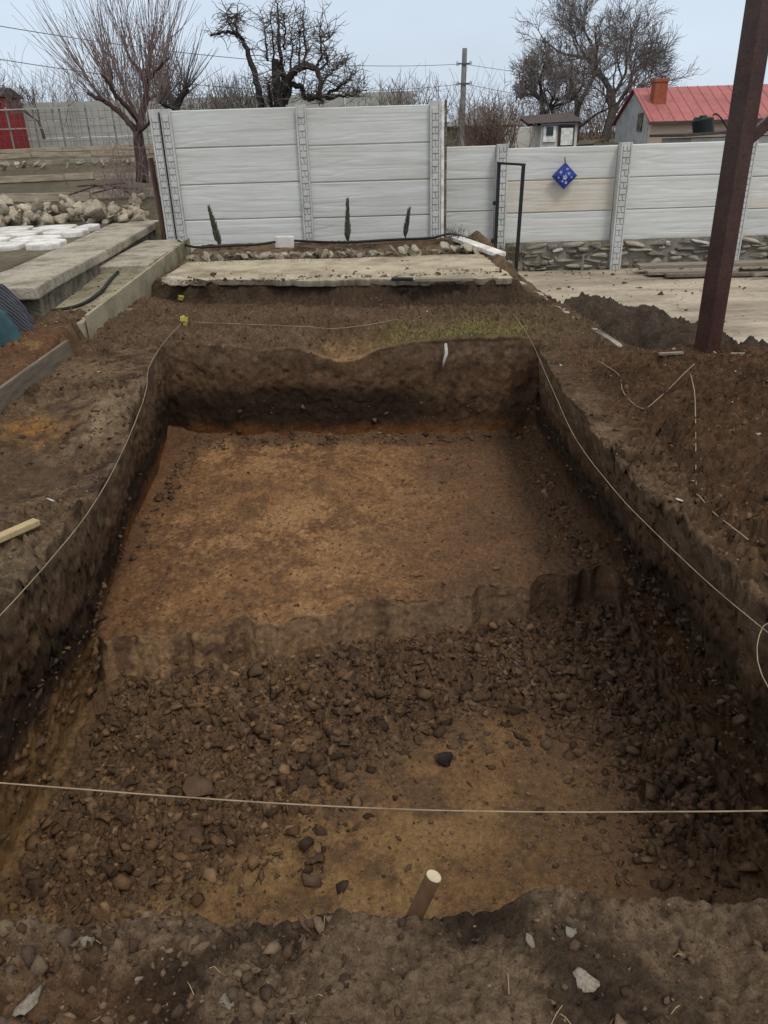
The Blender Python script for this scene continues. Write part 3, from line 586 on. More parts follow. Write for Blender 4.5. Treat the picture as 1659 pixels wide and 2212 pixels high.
h3 = fbm(HX, HY, 0, 9, 3, 135); hc = np.array([.058, .043, .032])[None, None] * (1 + .5 * h3[..., None])
heap = sheet('soil_heap', HX, HY, -.36 + hz, M['soil'], None, hc.reshape(-1, 3)); tag(heap, 'dark crumbly heap of dug soil on the pale yard behind the steel post', 'soil heap')

# concrete slab between the fence bed and the excavation, broken front edge
bx = np.linspace(-2.42, 1.42, 200); fr = np.interp(bx, [-2.45, -.6, 1.3, 1.45], [8.97, 8.53, 8.30, 8.28]) + .07 * vn(bx, 0 * bx, 0, 2.3, 140) + .05 * vn(bx, 0 * bx, 0, 9, 141) + .03 * vn(bx, 0 * bx, 0, 24, 142); bk = np.interp(bx, [-2.4, 1.4], [10.25, 10.12]) + .03 * vn(bx, 0 * bx, 0, 4, 142)
rows = np.linspace(0, 1, 60)
SX = np.tile(bx, (62, 1)); SY = np.vstack([fr + .03, fr] + [lerp(fr, bk, r_) for r_ in rows]); SZ = np.vstack([0 * bx + .185, 0 * bx + .245 - .0] + [.252 + .012 * fbm(bx, lerp(fr, bk, r_), 0, 2.2, 4, 143) + .006 * fbm(bx, lerp(fr, bk, r_), 0, 9, 3, 144) for r_ in rows])
sheet('path', SX, SY, SZ, M['slab'])
for x0, y0, w, lab in ((-2.22, 8.84, .16, 'broken corner of pale slab lying on the cut edge at the far left'), (-1.88, 8.72, .12, 'small broken slab piece on the far cut edge, next right of the corner piece')):
    o = rock_obj('slab_fragment', w, M['stone'], cuts=5, flat=.35); o.location = (x0, y0, .25); o.rotation_euler = (.15, .1, 1.1); tag(o, lab, 'concrete fragment')

# right kerb strip with concrete chunk
kb = MB(); ys_ = np.linspace(5.9, 10.6, 40)
prof = []
for i, y in enumerate(ys_):
    x = float(KERB(np.array([y]))[0]) + .02 * float(vn(np.array([y]), np.array([0.]), 0, 3, 150)[0]); tp = .045 + .012 * float(vn(np.array([y]), np.array([0.]), 0, 6, 151)[0]) - .06 * (y < 6.2)
    tp -= .022 + .03 * abs(float(vn(np.array([y]), np.array([0.]), 0, 2.2, 152)[0])); kb.v += [(x - .028, y, -.4), (x - .028, y, tp), (x + .028, y, tp - .005), (x + .028, y, -.4)]
for i in range(39):
    for k_ in range(3): kb.f.append((i * 4 + k_, i * 4 + k_ + 1, i * 4 + k_ + 5, i * 4 + k_ + 4))
kb.f += [(0, 1, 2, 3), (159, 158, 157, 156)]
tag(kb.build('concrete_kerb', M['conc'], bevel=0), 'long thin concrete kerb half buried in soil between trench and yard', 'kerb')
c = AZ(1108, 628, .08); b = MB().box((c.x, c.y, .05), (.22, .16, .26), (.1, .12, .5)); tag(b.build('concrete_chunk', M['conc'], bevel=.02), 'square concrete chunk at the end of the kerb by the metal frame', 'concrete chunk')

# left: path slabs with side board, stepped
b = MB(); b.add([(-3.25, 6.75, .20), (-2.63, 6.95, .20), (-2.63, 9.25, .285), (-3.25, 9.25, .285), (-3.25, 6.75, -.1), (-2.63, 6.95, -.1), (-2.63, 9.25, -.1), (-3.25, 9.25, -.1)], [(0, 1, 2, 3), (7, 6, 5, 4), (0, 4, 5, 1), (1, 5, 6, 2), (2, 6, 7, 3), (3, 7, 4, 0)])
tag(b.build('path_slab', M['conc_moss'], bevel=.012), 'long sloping grey-green concrete path slab beside the left wall', 'path slab')
b = MB(); b.add([(-3.25, 9.27, .36), (-2.62, 9.2, .375), (-2.66, 11.5, .40), (-3.25, 11.5, .40), (-3.25, 9.27, .0), (-2.62, 9.2, .0), (-2.66, 11.5, .0), (-3.25, 11.5, .0)], [(0, 1, 2, 3), (7, 6, 5, 4), (0, 4, 5, 1), (1, 5, 6, 2), (2, 6, 7, 3), (3, 7, 4, 0)])
tag(b.build('path_slab', M['conc'], bevel=.012), 'upper path slab one step higher, with a broken front edge, before the fence', 'path slab')
b = MB().bar((-2.60, 6.98, .09), (-2.595, 11.3, .27), .035, .34); tag(b.build('edging_board', M['conc_moss'], bevel=.006), 'smooth upright concrete edging along the right side of the path slabs', 'path edging')
b = MB().bar((-2.625, 6.5, .04), (-2.56, 3.6, .035), .03, .22); tag(b.build('edging_board', M['board'], bevel=.005), 'dark weathered plank set on edge in the soil at the left', 'edging board')

# left retaining wall: rough concrete body with a pale coping
w = thing('retaining_wall', 'low mossy concrete retaining wall with pale broad coping left of the path', 'wall', (-3.5, 9, 0))
def poly_prism(P, z0, z1):
    n_ = len(P); return MB().add([(x, y, z0) for x, y in P] + [(x, y, z1) for x, y in P], [tuple(reversed(range(n_))), tuple(range(n_, 2 * n_))] + [(i, (i + 1) % n_, n_ + (i + 1) % n_, n_ + i) for i in range(n_)])
part(poly_prism([(-3.80, 7.12), (-3.03, 7.08), (-3.10, 7.6), (-3.24, 9.9), (-3.55, 13.4), (-4.2, 13.6), (-3.9, 10.4), (-3.72, 8.2)], -.1, .40), 'wall_body', M['conc_rough'], w, bevel=.015)
part(poly_prism([(-3.84, 7.05), (-3.0, 7.0), (-3.07, 7.6), (-3.21, 9.9), (-3.52, 13.45), (-4.25, 13.65), (-3.94, 10.4), (-3.76, 8.2)], .40, .505), 'coping', M['conc'], w, bevel=.015)
# patio of pale flagstones behind the wall
gx = 0
rows_ = [(12.6, -7.4, -4.25), (11.9, -7.2, -4.15), (11.2, -7.0, -4.08), (10.5, -6.8, -4.0)]
for ri, (yr, xa, xb) in enumerate(rows_):
    x = xa + .2 * (ri % 2)
    while x < xb - .25:
        wdt = RNG.uniform(.55, .85); wdt = min(wdt, xb - x)
        N_ = 14; P_ = []
        for k_ in range(N_):
            a_ = 2 * math.pi * k_ / N_; ca, sa = math.cos(a_), math.sin(a_); q = (abs(ca) ** 4 + abs(sa) ** 4) ** -.25
            P_.append((x + wdt / 2 + ca * q * (wdt / 2 - .02) * RNG.uniform(.93, 1.02), yr + sa * q * .33 * RNG.uniform(.93, 1.02)))
        o = poly_prism(P_, .44, .52 + RNG.uniform(-.01, .015)).build('flagstone', M['stone_white'], bevel=.02)
        tag(o, 'pale rounded flagstone laid flat on the patio behind the left wall', 'flagstone', 'flagstones of the left patio'); x += wdt + .03

# limestone rubble behind the patio
rp = [rock_obj('rubble_stone', 1, M['limestone'], ICO2, 5, .95, rough=.12) for _ in range(8)]; 
for i in range(150):
    x = RNG.uniform(-6.9, -3.85); d_ = RNG.uniform(0, 1); r = RNG.uniform(.07, .19) * (1 - .2 * d_); lay = RNG.uniform() ** 1.6
    hmax = .42 * (.55 + .45 * math.sin((x + 7) * 2.3) ** 2)
    o = clone(rp[i % 8], (x, 13.1 + d_ * .9, .5 + lay * hmax), (RNG.uniform(-1, 1), RNG.uniform(-1, 1), RNG.uniform(0, 6)), r)
    tag(o, 'pale limestone rubble stone heaped behind the flagstone patio', 'rubble stone', 'rubble stones behind the patio')
rs = [rock_obj('border_stone', 1, M['stone'], cuts=7, flat=.7) for _ in range(6)]
for i in range(64):
    x = -2.4 + 3.8 * (i + RNG.uniform(-.4, .4)) / 64; r = RNG.uniform(.045, .10)
    o = clone(rs[i % 6], (x, 10.32 + RNG.uniform(-.1, .14) - .05 * (x + 2.4) / 3.8, .27 + r * .3), (RNG.uniform(-1, 1), RNG.uniform(-1, 1), RNG.uniform(0, 6)), r)
    tag(o, 'small pale stone in the loose border along the bed below the tall fence', 'border stone', 'border stones below the tall fence')
b = MB().box((-1.25, 11.15, .36), (.26, .14, .15), (0, .05, .1)); tag(b.build('white_block', M['white_wall'], bevel=.015), 'white building block lying in the bed below the tall fence', 'block')
b = MB().bar((1.12, 11.2, .33), (1.50, 9.7, .30), .16, .05); tag(b.build('concrete_plank', M['stone_white'], bevel=.01), 'whitish concrete strip lying slantwise at the right end of the bed', 'concrete strip')

# ------------------------------------------------------------------ precast fences
def panel_mesh(w_, h_, seed):
    nx, nz = 90, 56; Xp, Zp = np.meshgrid(np.linspace(0, w_, nx), np.linspace(0, h_, nz))
    course = fbm(Xp * .07, 0 * Xp, Zp, 24, 3, seed); lines = np.abs(vn(Xp * .035, 0 * Xp, Zp + .004 * vn(Xp, Zp, 0, 3, seed + 1), 17, seed + 2))
    d_ = .0018 * course - .0035 * np.clip(.16 - lines, 0, 1) / .16
    e = np.minimum(np.minimum(Zp, h_ - Zp) / .006 + .35, 1); Yp = -.022 * e - d_ * e
    V = np.stack([Xp, Yp, Zp], -1).reshape(-1, 3); Fq = grid_faces(nx, nz)
    bq = np.array([[0, .03, 0], [w_, .03, 0], [w_, .03, h_], [0, .03, h_]]); n0 = len(V); V = np.concatenate([V, bq])
    c_ = [0, nx - 1, nx * nz - 1, nx * (nz - 1)]
    ex = [[n0 + 1, n0, n0 + 3, n0 + 2], [c_[0], n0, n0 + 1, c_[1]], [c_[1], n0 + 1, n0 + 2, c_[2]], [c_[2], n0 + 2, n0 + 3, c_[3]], [c_[3], n0 + 3, n0, c_[0]]]
    return V, np.concatenate([Fq, np.array(ex)])
PCOUNT = [0]
def add_panel(root, x0, x1, y, z0, z1, m_, dz=0.):
    PCOUNT[0] += 1; V, Fq = panel_mesh(x1 - x0, z1 - z0 - .006, 200 + PCOUNT[0] * 7); V = V + np.array([x0, y, z0]); V[:, 2] += dz * (V[:, 0] - x0) / (x1 - x0)
    o = np_mesh('panel', V, Fq, m_, False); o.parent = root; o.matrix_parent_inverse = Matrix.Translation(-root_loc(root)); return o
def add_post(root, x, y, z0, z1, w_=.145, d=.15):
    b = MB(); b.box((x, y, (z0 + z1) / 2), (w_ - .01, d, z1 - z0)); f_ = y - d / 2
    for s_ in (-1, 1): b.box((x + s_ * (w_ / 2 - .012), f_ - .006, (z0 + z1) / 2), (.022, .02, z1 - z0 + .004))
    z = z0 + .02; k_ = 0
    while z < z1 - .07:
        if k_ % 2 == 0: b.box((x, f_ - .007, z + .034), (w_ - .062, .016, .066))
        else:
            q = (w_ - .062) / 2; b.box((x - q / 2 - .004, f_ - .007, z + .034), (q - .012, .016, .066)); b.box((x + q / 2 + .004, f_ - .007, z + .034), (q - .012, .016, .066))
        z += .082; k_ += 1
    return part(b, 'post', M['post'], root, bevel=.003)
FY = 11.8
tf = thing('concrete_fence', 'tall light grey precast concrete fence with two bays at the far end of the garden', 'fence', (-1, FY, 0))
for x in (-2.93, -2.79, -.955, .865): add_post(tf, x, FY, -.1, 2.04)
for (xa, xb, tl) in ((-2.72, -1.025, 2.025), (-.885, .795, 2.005)):
    for i in range(4):
        z1 = tl - i * .468; add_panel(tf, xa, xb, FY, max(z1 - .468, .05), z1, M['fence'], .0)
b = MB().tube([(-2.858, FY - .10, .3), (-2.862, FY - .10, 2.0)], .011, 8); tag(b.build('drain_pipe', M['tank']), 'thin dark pipe running up between the two left posts of the tall fence', 'pipe')
b = MB().box((.968, FY - .02, 1.16), (.042, .05, 1.76)); tag(b.build('lit_edge_strip', M['white'], bevel=.006), 'narrow bright white strip for the lit right end edge of the tall fence', 'pole')  # white strip: light on the post's end edge painted as colour
b = MB().box((1.015, FY + .02, 1.1), (.03, .06, 1.9)); tag(b.build('grey_strip', M['conc_rough'], bevel=.004), 'thin dark grey strip just right of the white strip', 'pole')  # dark grey upright strip next to the white one
b = MB().bar((-3.03, FY - .05, .15), (-3.10, FY + .05, 1.45), .06, .06); tag(b.build('brown_bar', M['rust'], bevel=.005), 'dark red-brown bar leaning against the left end of the tall fence', 'post')  # slim red-brown bar at the left end of the fence

SY_ = 12.3
sf = thing('concrete_fence', 'lower light grey precast fence on a rubble stone base at the right', 'fence', (3.6, SY_, -.3))
for x, z0 in ((1.86, -.36), (3.63, -.40), (5.42, -.40), (7.2, -.40), (9.0, -.4)): add_post(sf, x, SY_ - .12, z0, 1.48 - (x - 1.86) * .016, .16)
for bi, (xa, xb) in enumerate(((1.03, 1.78), (1.94, 3.55), (3.71, 5.34), (5.5, 7.12), (7.28, 8.92))):
    for i in range(3):
        z1 = 1.47 - bi * .02 - i * .443 - .025 * (bi % 2); add_panel(sf, xa, xb, SY_, z1 - .443, z1, M['fence_stain'] if (i == 1 and bi in (1, 3)) else M['fence'])
b = MB(); part(MB().box((1.40, SY_ + .02, .02), (.75, .05, .24)), 'base_panel', M['fence'], sf)

# rubble plinth below the short fence
Vp, Fp, Cp = [], [], []; off = 0
def add_stone(cx, cy, cz_, a, b_, c_, colr):
    global off
    V = ICO3[0].copy(); V = np.sign(V) * np.abs(V) ** .30; V = V / np.max(np.abs(V), axis=0) ; V = V * (1 + .26 * fbm(V[:, 0], V[:, 1], V[:, 2], 1.5, 3, int(RNG.integers(9999))))[:, None]
    
    for _ in range(4):
        nn = RNG.normal(size=3); nn[1] = -abs(nn[1]) * .6; nn /= np.linalg.norm(nn); hh = V @ nn; V = V - np.outer(np.clip(hh - RNG.uniform(.55, .95), 0, None), nn)
    V = V * np.array([a, b_, c_]); th = RNG.uniform(-.16, .16); V = V @ np.array(Euler((0, th, 0)).to_matrix()).T + np.array([cx, cy, cz_])
    Vp.append(V); Fp.append(ICO3[1] + off); Cp.append(np.tile(colr, (len(V), 1))); off += len(V)
z = -.40
while z < .10:
    hr = RNG.uniform(.06, .13); x = 1.95
    while x < 9:
        wd_ = RNG.choice([RNG.uniform(.07, .16), RNG.uniform(.16, .32), RNG.uniform(.3, .5)]); cl = np.array([(.27, .24, .195), (.22, .195, .16), (.34, .31, .26), (.17, .152, .125)][RNG.integers(4)]) * RNG.uniform(.8, 1.2)
        if RNG.uniform() < .045: cl = np.array((.38, .29, .16))
        if RNG.uniform() < .05: cl = np.array((.45, .44, .42))
        add_stone(x + wd_ / 2, SY_ - .0 + RNG.uniform(-.03, .03), min(z + hr / 2 + RNG.uniform(-.02, .02), .115), wd_ / 2 * 1.02, .14, min(hr / 2, .13 - z if z < .1 else .03) * 1.04 * RNG.uniform(.85, 1.05), cl); x += wd_
    z += hr
pl = thing('stone_plinth', 'rubble stone base of grey and yellowish stones under the lower fence', 'wall', (4, SY_, -.4))
o = np_mesh('stonework', np.concatenate(Vp), np.concatenate(Fp), M['plinth'], False, np.concatenate(Cp), tris=True); o.parent = pl; o.matrix_parent_inverse = Matrix.Translation(-root_loc(pl))
part(MB().box((5.5, SY_ + .040, -.15), (7.1, .24, .54)), 'mortar', M['mortar'], pl)
for i, (px, py, r, lab) in enumerate(((1165, 583, .09, 'grey stone at the foot of the rubble base, right of the metal frame'), (1215, 577, .11, 'long flat stone fallen before the rubble base'), (1140, 570, .1, 'pale stone beside the right leg of the metal frame'))):
    q = AZ(px, py, -.28); o = rock_obj('fallen_stone', r, M['stone'], cuts=5, flat=.6); o.location = (q.x, q.y, -.26); tag(o, lab, 'stone')
q = AZ(1257, 585, -.3); b = MB().bar((q.x, q.y, -.32), (q.x + .01, q.y + .02, -.06), .035, .02); tag(b.build('wooden_peg', M['wood_old'], bevel=.004), 'short grey wooden peg upright before the rubble base', 'peg')

# ------------------------------------------------------------------ steel post, metal frame, ornament
pp = AZ(1525, 765, .03)
sp = thing('steel_post', 'tall red-brown square steel post standing in the soil at the right edge', 'post', (pp.x, pp.y, 0))
part(MB().box((0, 0, 1.4), (.135, .135, 3.4), (0, 0, .42)), 'column', M['rust'], sp, bevel=.008)
bs = sp.children[0]; bs.matrix_parent_inverse = Matrix.Identity(4)
br = AY(1618, 300, pp.y); br2 = AY(1700, 222, pp.y)
part(MB().bar((br.x - .02, pp.y, br.z - .02), (br2.x + .5, pp.y - .1, br2.z + .45), .06, .075), 'brace', M['rust'], sp, bevel=.005)
fm = thing('metal_frame', 'narrow black steel door-like frame standing open before the lower fence', 'frame', (1.8, 11.3, 0))
A0 = AY(1078, 352, 11.2); A1 = AY(1069, 548, 11.2); B0 = AY(1131, 356, 10.9); B1 = AY(1114, 582, 10.9)
part(MB().bar(A1 - Vector((0, 0, .25)), A0, .045, .045), 'upright', M['blackmetal'], fm, bevel=.004)
part(MB().bar(B1 - Vector((0, 0, .12)), B0, .045, .045), 'upright', M['blackmetal'], fm, bevel=.004)
part(MB().bar(A0 + Vector((-.02, 0, 0)), B0 + Vector((.02, 0, 0)), .035, .03), 'top_bar', M['blackmetal'], fm, bevel=.004)
for zz in (.95, .25): part(MB().bar(A1.lerp(A0, zz * .6) + Vector((-.06, 0, 0)), A1.lerp(A0, zz * .6) + Vector((.0, 0, 0)), .03, .05), 'hinge', M['blackmetal'], fm)
dc = AY(1219, 380, SY_ - .12)
dm = thing('diamond_ornament', 'small blue diamond-shaped ornament hanging on the lower fence', 'ornament', dc)
r_ = .185; b = MB(); n_ = 40; Vd = []
hp = MB().add([(-r_, -.02, 0), (0, -.02, -r_ * .98), (r_, -.02, 0), (0, -.02, r_ * .98), (0, -.05, 0), (-r_, .01, 0), (0, .01, -r_ * .98), (r_, .01, 0), (0, .01, r_ * .98)], [(0, 1, 4), (1, 2, 4), (2, 3, 4), (3, 0, 4), (5, 8, 7, 6), (0, 5, 6, 1), (1, 6, 7, 2), (2, 7, 8, 3), (3, 8, 5, 0)])
hp.v = [tuple(Vector(v) + dc) for v in hp.v]; part(hp, 'plaque', M['blue'], dm)
fl = MB()
for cx, cz_, rr in ((.0, -.02, .035), (-.06, .05, .022), (.055, .03, .02), (.02, -.09, .02), (.03, .09, .018), (-.03, -.07, .016), (-.09, -.02, .014), (.10, -.02, .014)):
    for k_ in range(5):
        a_ = k_ * 1.2566 + cx * 30; c_ = Vector((cx + math.cos(a_) * rr * .6, -.047 + .03 * min(1, (abs(cx) + abs(cz_)) / r_) - .006, cz_ + math.sin(a_) * rr * .6)) + dc
        fl.add([c_ + Vector((math.cos(t_) * rr * .42, 0, math.sin(t_) * rr * .42)) for t_ in [j * math.pi / 4 for j in range(8)]] + [c_ + Vector((0, -.006, 0))], [(j, (j + 1) % 8, 8) for j in range(8)])
part(fl, 'pale_pattern', M['paleblue'], dm)
part(MB().tube([dc + Vector((0, 0, r_ * .95)), dc + Vector((-.004, .03, r_ + .06))], .008, 6), 'hanger', M['blackmetal'], dm)

# planks and scraps lying on the yard
def plank(p0, p1, w_, h_, label, m_='wood_old', name='plank', cat='plank'):
    o = MB().bar(p0, p1, w_, h_).build(name, M[m_], bevel=.004); return tag(o, label, cat)
plank((3.85, 11.72, -.20), (7.6, 11.5, -.18), .26, .05, 'long grey weathered plank, rear of the boards lying by the rubble base')
plank((3.9, 11.45, -.25), (5.15, 11.35, -.25), .2, .045, 'short pale plank in front of the long grey one by the rubble base', 'wood_old')
plank((4.1, 11.25, -.26), (7.4, 10.95, -.26), .14, .04, 'thin plank nearest the viewer in the row by the rubble base', 'board')
plank((6.0, 11.1, -.2), (5.2, 10.9, -.24), .05, .04, 'dark stick lying across the planks on the right')
q = AZ(1448, 774, .02); plank((q.x - .09, q.y, gz(q.x, q.y) + .03), (q.x + .1, q.y + .02, gz(q.x, q.y) + .03), .03, .02, 'short pale wood scrap on the soil left of the steel post', 'wood_old', 'wood_scrap', 'wood scrap')
q = AZ(1598, 784, .02); plank((q.x - .08, q.y, gz(q.x, q.y) + .03), (q.x + .09, q.y - .02, gz(q.x, q.y) + .03), .03, .02, 'short pale wood scrap on the soil right of the steel post', 'wood_old', 'wood_scrap', 'wood scrap')
q0, q1 = AZ(-60, 1205, .02), AZ(84, 1141, .02); _lz = max(gz(q0.x, q0.y), gz(q1.x, q1.y), gz((q0.x + q1.x) / 2, (q0.y + q1.y) / 2)) + .03; plank((q0.x, q0.y, _lz), (q1.x, q1.y, _lz), .05, .028, 'clean pale wooden lath poking in from the left edge of the bank', 'wood', 'wooden_lath', 'lath')
q = AZ(270, 690, .02); plank((q.x - .06, q.y - .08, gz(q.x, q.y) + .02), (q.x + .07, q.y + .08, gz(q.x, q.y) + .03), .025, .02, 'small pale wood splinter on the soil beside the path edging', 'wood_old', 'wood_scrap', 'wood scrap')
q0, q1 = AZ(820, 603, .27), AZ(990, 600, .27)
plank((.40, 8.30, .262), (1.0, 8.24, .262), .1, .03, 'narrow pinkish board lying on the front edge of the far slab', 'wood_old')
plank((.16, 8.37, .265), (.38, 8.33, .262), .08, .03, 'short black board on the front edge of the far slab', 'tank')
# white root on the far wall
q = AY(962, 745, 6.62); b = MB().tube([q + Vector((0, -.03, .02)), q + Vector((.005, -.06, -.06)), q + Vector((-.015, -.05, -.13)), q + Vector((-.02, -.03, -.19))], [.012, .016, .012, .004], 6)
tag(b.build('root_piece', M['stone_white'], smooth=True), 'pale root dangling from the grassy lip of the far trench wall', 'root')

# ------------------------------------------------------------------ stake, strings, hose
sb = AZ(898, 1975, -.02); st_ = AZ(938, 1891, .085)
sk = thing('wooden_stake', 'round wooden stake with pale sawn top leaning at the near trench edge', 'stake', sb)
d_ = (st_ - sb).normalized()
part(MB().tube([sb - d_ * .15, sb, st_ - d_ * .003], [.019, .019, .0185], 20), 'shaft', M['stake_bark'], sk, smooth=False)
part(MB().tube([st_ - d_ * .003, st_], [.0183, .0172], 20), 'cut_end', M['stake_cut'], sk)
def cord(name, pts, label, r=.0028, m_='string', cat='string', sub=4, jit=.003):
    P_ = [Vector(p) for p in pts]; out = []
    for i in range(len(P_) - 1):
        a_ = P_[max(i - 1, 0)]; b_ = P_[i]; c_ = P_[i + 1]; e_ = P_[min(i + 2, len(P_) - 1)]
        for k_ in range(sub):
            t_ = k_ / sub; out.append(.5 * (2 * b_ + (c_ - a_) * t_ + (2 * a_ - 5 * b_ + 4 * c_ - e_) * t_ * t_ + (3 * b_ - a_ - 3 * c_ + e_) * t_ ** 3) + Vector((random.uniform(-jit, jit), random.uniform(-jit, jit), random.uniform(-jit, jit))))
    out.append(P_[-1]); return tag(MB().tube(out, r, 5).build(name, M[m_], smooth=True), label, cat)
def on(px, py, z=0., up=.006):
    q = AZ(px, py, z); return Vector((q.x, q.y, max(gz(q.x, q.y), z) + up + .012))
cord('guide_string', [AZ(-600, 1646, -.01), AZ(-260, 1672, .055), AZ(0, 1691, .06), AZ(400, 1722, .055), AZ(760, 1744, .05), AZ(1150, 1754, .05), AZ(1659, 1752, .05), AZ(1900, 1748, .05), AZ(2350, 1740, .02)], 'taut pale string stretched across the near end of the trench', .0021, jit=.0004)
cord('guide_string', [AZ(397, 692, .05), AZ(350, 745, .045), AZ(322, 793, .04), AZ(318, 825, .03), AZ(308, 870, .035), AZ(262, 980, .035), AZ(205, 1085, .03), AZ(125, 1190, .03), AZ(0, 1330, .03), AZ(-120, 1450, .03)], 'slack pale string following the left trench edge from the yellow tape', .0022, jit=.001)
cord('guide_string', [AZ(1108, 678, .05), AZ(1145, 732, .04), AZ(1195, 845, .03), AZ(1245, 950, .03), AZ(1330, 1062, .03), AZ(1420, 1155, .03), AZ(1540, 1268, .03), AZ(1690, 1392, .03), AZ(1800, 1480, .03)], 'pale string running along the right trench edge', .0019, jit=.001)
cord('guide_string', [on(410, 700), on(520, 712), on(640, 715), on(740, 713), on(860, 700)], 'thin string lying across the far bank between grass and yellow tape', .004, jit=.002)
cord('loose_cord', [on(1292, 785), on(1335, 828), on(1345, 865), on(1385, 900), on(1420, 893), on(1445, 872), on(1490, 855)], 'slack loop of loose cord lying on the right bank near the lip', .003, jit=.002)
cord('loose_cord', [on(1483, 868), on(1492, 930), on(1500, 1060), on(1507, 1100), on(1545, 1130), on(1610, 1195)], 'loose cord lying down the brown spoil slope at the right', .003, jit=.002)
cord('loose_cord', [AZ(1680, 1342, .04), AZ(1650, 1352, .035), AZ(1636, 1395, .03), AZ(1640, 1440, .03), AZ(1659, 1484, .02), AZ(1700, 1540, .02)], 'curled string tail hanging beside the right edge near the camera', .0019, jit=.001)
q = AZ(397, 690, .05); b = MB(); b.box((q.x, q.y, .02), (.02, .02, .14)); b.box((q.x + .005, q.y - .01, .055), (.075, .02, .045), (0, .2, .3)); b.box((q.x + .02, q.y - .015, .0), (.02, .008, .08), (.1, .2, .3))
tag(b.build('marker_tape', M['tape'], bevel=.004), 'yellow tape knotted on a peg at the far left trench corner', 'marker tape')
q = AZ(392, 651, .02); b = MB().box((q.x, q.y, gz(q.x, q.y) + .03), (.06, .04, .05), (.3, .2, .5)); tag(b.build('yellow_scrap', M['tape'], bevel=.008), 'yellowish scrap on the soil behind the taped peg', 'scrap')
hz_ = [(420, 528), (500, 525), (560, 522), (620, 514), (700, 517), (760, 517), (840, 512), (930, 508), (1000, 509), (1050, 515), (1075, 520)]
cord('water_hose', [AZ(385, 520, .40)] + [AZ(x, y + 6, .37) for x, y in hz_[:-3]] + [Vector((1.05, 11.3, .38)), Vector((1.35, 11.2, .30)), Vector((1.56, 11.15, .22))], 'black hose lying along the foot of the tall fence', .017, 'rubber', 'hose', jit=0)
cord('water_hose', [AZ(262, 580, .31), AZ(240, 602, .29), AZ(215, 632, .27), AZ(170, 660, .24), AZ(110, 672, .23), AZ(50, 683, .22)], 'grey-green hose curving over the path slab along the left wall', .018, 'rubber', 'hose', jit=0)
# clothes at the left edge
jx = AZ(10, 725, .10)
jm = bpy.data.materials.new('jacket'); jm.use_nodes = True; jt = jm.node_tree; wv = jt.nodes.new('ShaderNodeTexWave'); wv.inputs['Scale'].default_value = 16; wv.inputs['Distortion'].default_value = 3.5; wv.bands_direction = 'DIAGONAL'
cr = jt.nodes.new('ShaderNodeValToRGB'); cr.color_ramp.elements[0].color = (.018, .02, .032, 1); cr.color_ramp.elements[1].color = (.10, .10, .115, 1); cr.color_ramp.elements[0].position = .55
tcj = jt.nodes.new('ShaderNodeTexCoord'); jt.links.new(tcj.outputs['Object'], wv.inputs[0]); jt.links.new(wv.outputs['Fac'], cr.inputs[0]); jt.links.new(cr.outputs[0], jt.nodes['Principled BSDF'].inputs['Base Color']); jt.nodes['Principled BSDF'].inputs['Roughness'].default_value = .95
A_, R_ = np.meshgrid(np.linspace(0, 2 * math.pi, 73), np.linspace(0, 1, 40))
def cloth(cx, cy, z0, rx, ry, h, seed, folds):
    r2 = R_ * (1 + .18 * np.sin(A_ * folds + seed) * R_ + .1 * vn(np.cos(A_), np.sin(A_), 0, 1.5, seed))
    Xc = cx + rx * r2 * np.cos(A_); Yc = cy + ry * r2 * np.sin(A_); Zc = z0 + h * (1 - R_ ** 2.6) + .05 * np.sin(A_ * folds + seed) * R_ * (1 - R_) * 2 + .05 * fbm(Xc, Yc, 0, 7, 3, seed) + .04 * np.abs(fbm(Xc, Yc, 0, 13, 2, seed + 1)); return Xc, Yc, Zc
Xc, Yc, Zc = cloth(-3.30, 6.72, .15, .33, .30, .42, 3, 7); o = sheet('jacket', Xc, Yc, Zc, jm, None); tag(o, 'dark striped jacket crumpled over a teal bag at the left edge', 'jacket')
Xc, Yc, Zc = cloth(-3.20, 6.50, .12, .22, .2, .26, 9, 5); o = sheet('teal_bag', Xc, Yc, Zc, M['teal'], None); tag(o, 'teal cloth bag half hidden under the dark jacket', 'bag')

# ------------------------------------------------------------------ bare trees
def twig(mb, p, d, L, r, rng, n=5, wig=.12, up=.0, sides=3, r_end=.35):
    pts = [Vector(p)]; d = Vector(d).normalized()
    for i in range(n):
        d = (d + Vector((rng.normal(), rng.normal(), rng.normal())) * wig + Vector((0, 0, up))).normalized(); pts.append(pts[-1] + d * (L / n))
    mb.tube(pts, list(np.linspace(r, r * r_end, n + 1)), sides, cap=False); return pts, d
def crook(mb, tw, p, d, L, r, lev, rng, o):
    """crooked limb that forks; thick pieces into mb, the last levels into tw"""
    tgt = mb if lev > o['twl'] else tw
    pts, de = twig(tgt, p, d, L, r, rng, o.get('n', 5), o['wig'], o['up'], 6 if lev > o['twl'] else 3, o.get('taper', .62))
    if lev == 0: return
    nb = rng.integers(o['nb'][0], o['nb'][1] + 1)
    for k_ in range(nb):
        t_ = rng.uniform(.3, 1.0) if k_ else 1.0; i = min(int(t_ * (len(pts) - 1)), len(pts) - 1); q = pts[i]
        a = rng.uniform(*o['ang']); ax = Vector(rng.normal(size=3)); base = de if k_ == 0 else (pts[i] - pts[max(i - 1, 0)]).normalized()
        ax = (ax - base * ax.dot(base)).normalized(); nd = (base * math.cos(a) + ax * math.sin(a)); nd.y *= o.get('flat', 1)
        crook(mb, tw, q, nd, L * rng.uniform(*o['ls']), max(r * o.get('taper', .62) * (1 if k_ == 0 else .72), o['rmin']), lev - 1, rng, o)
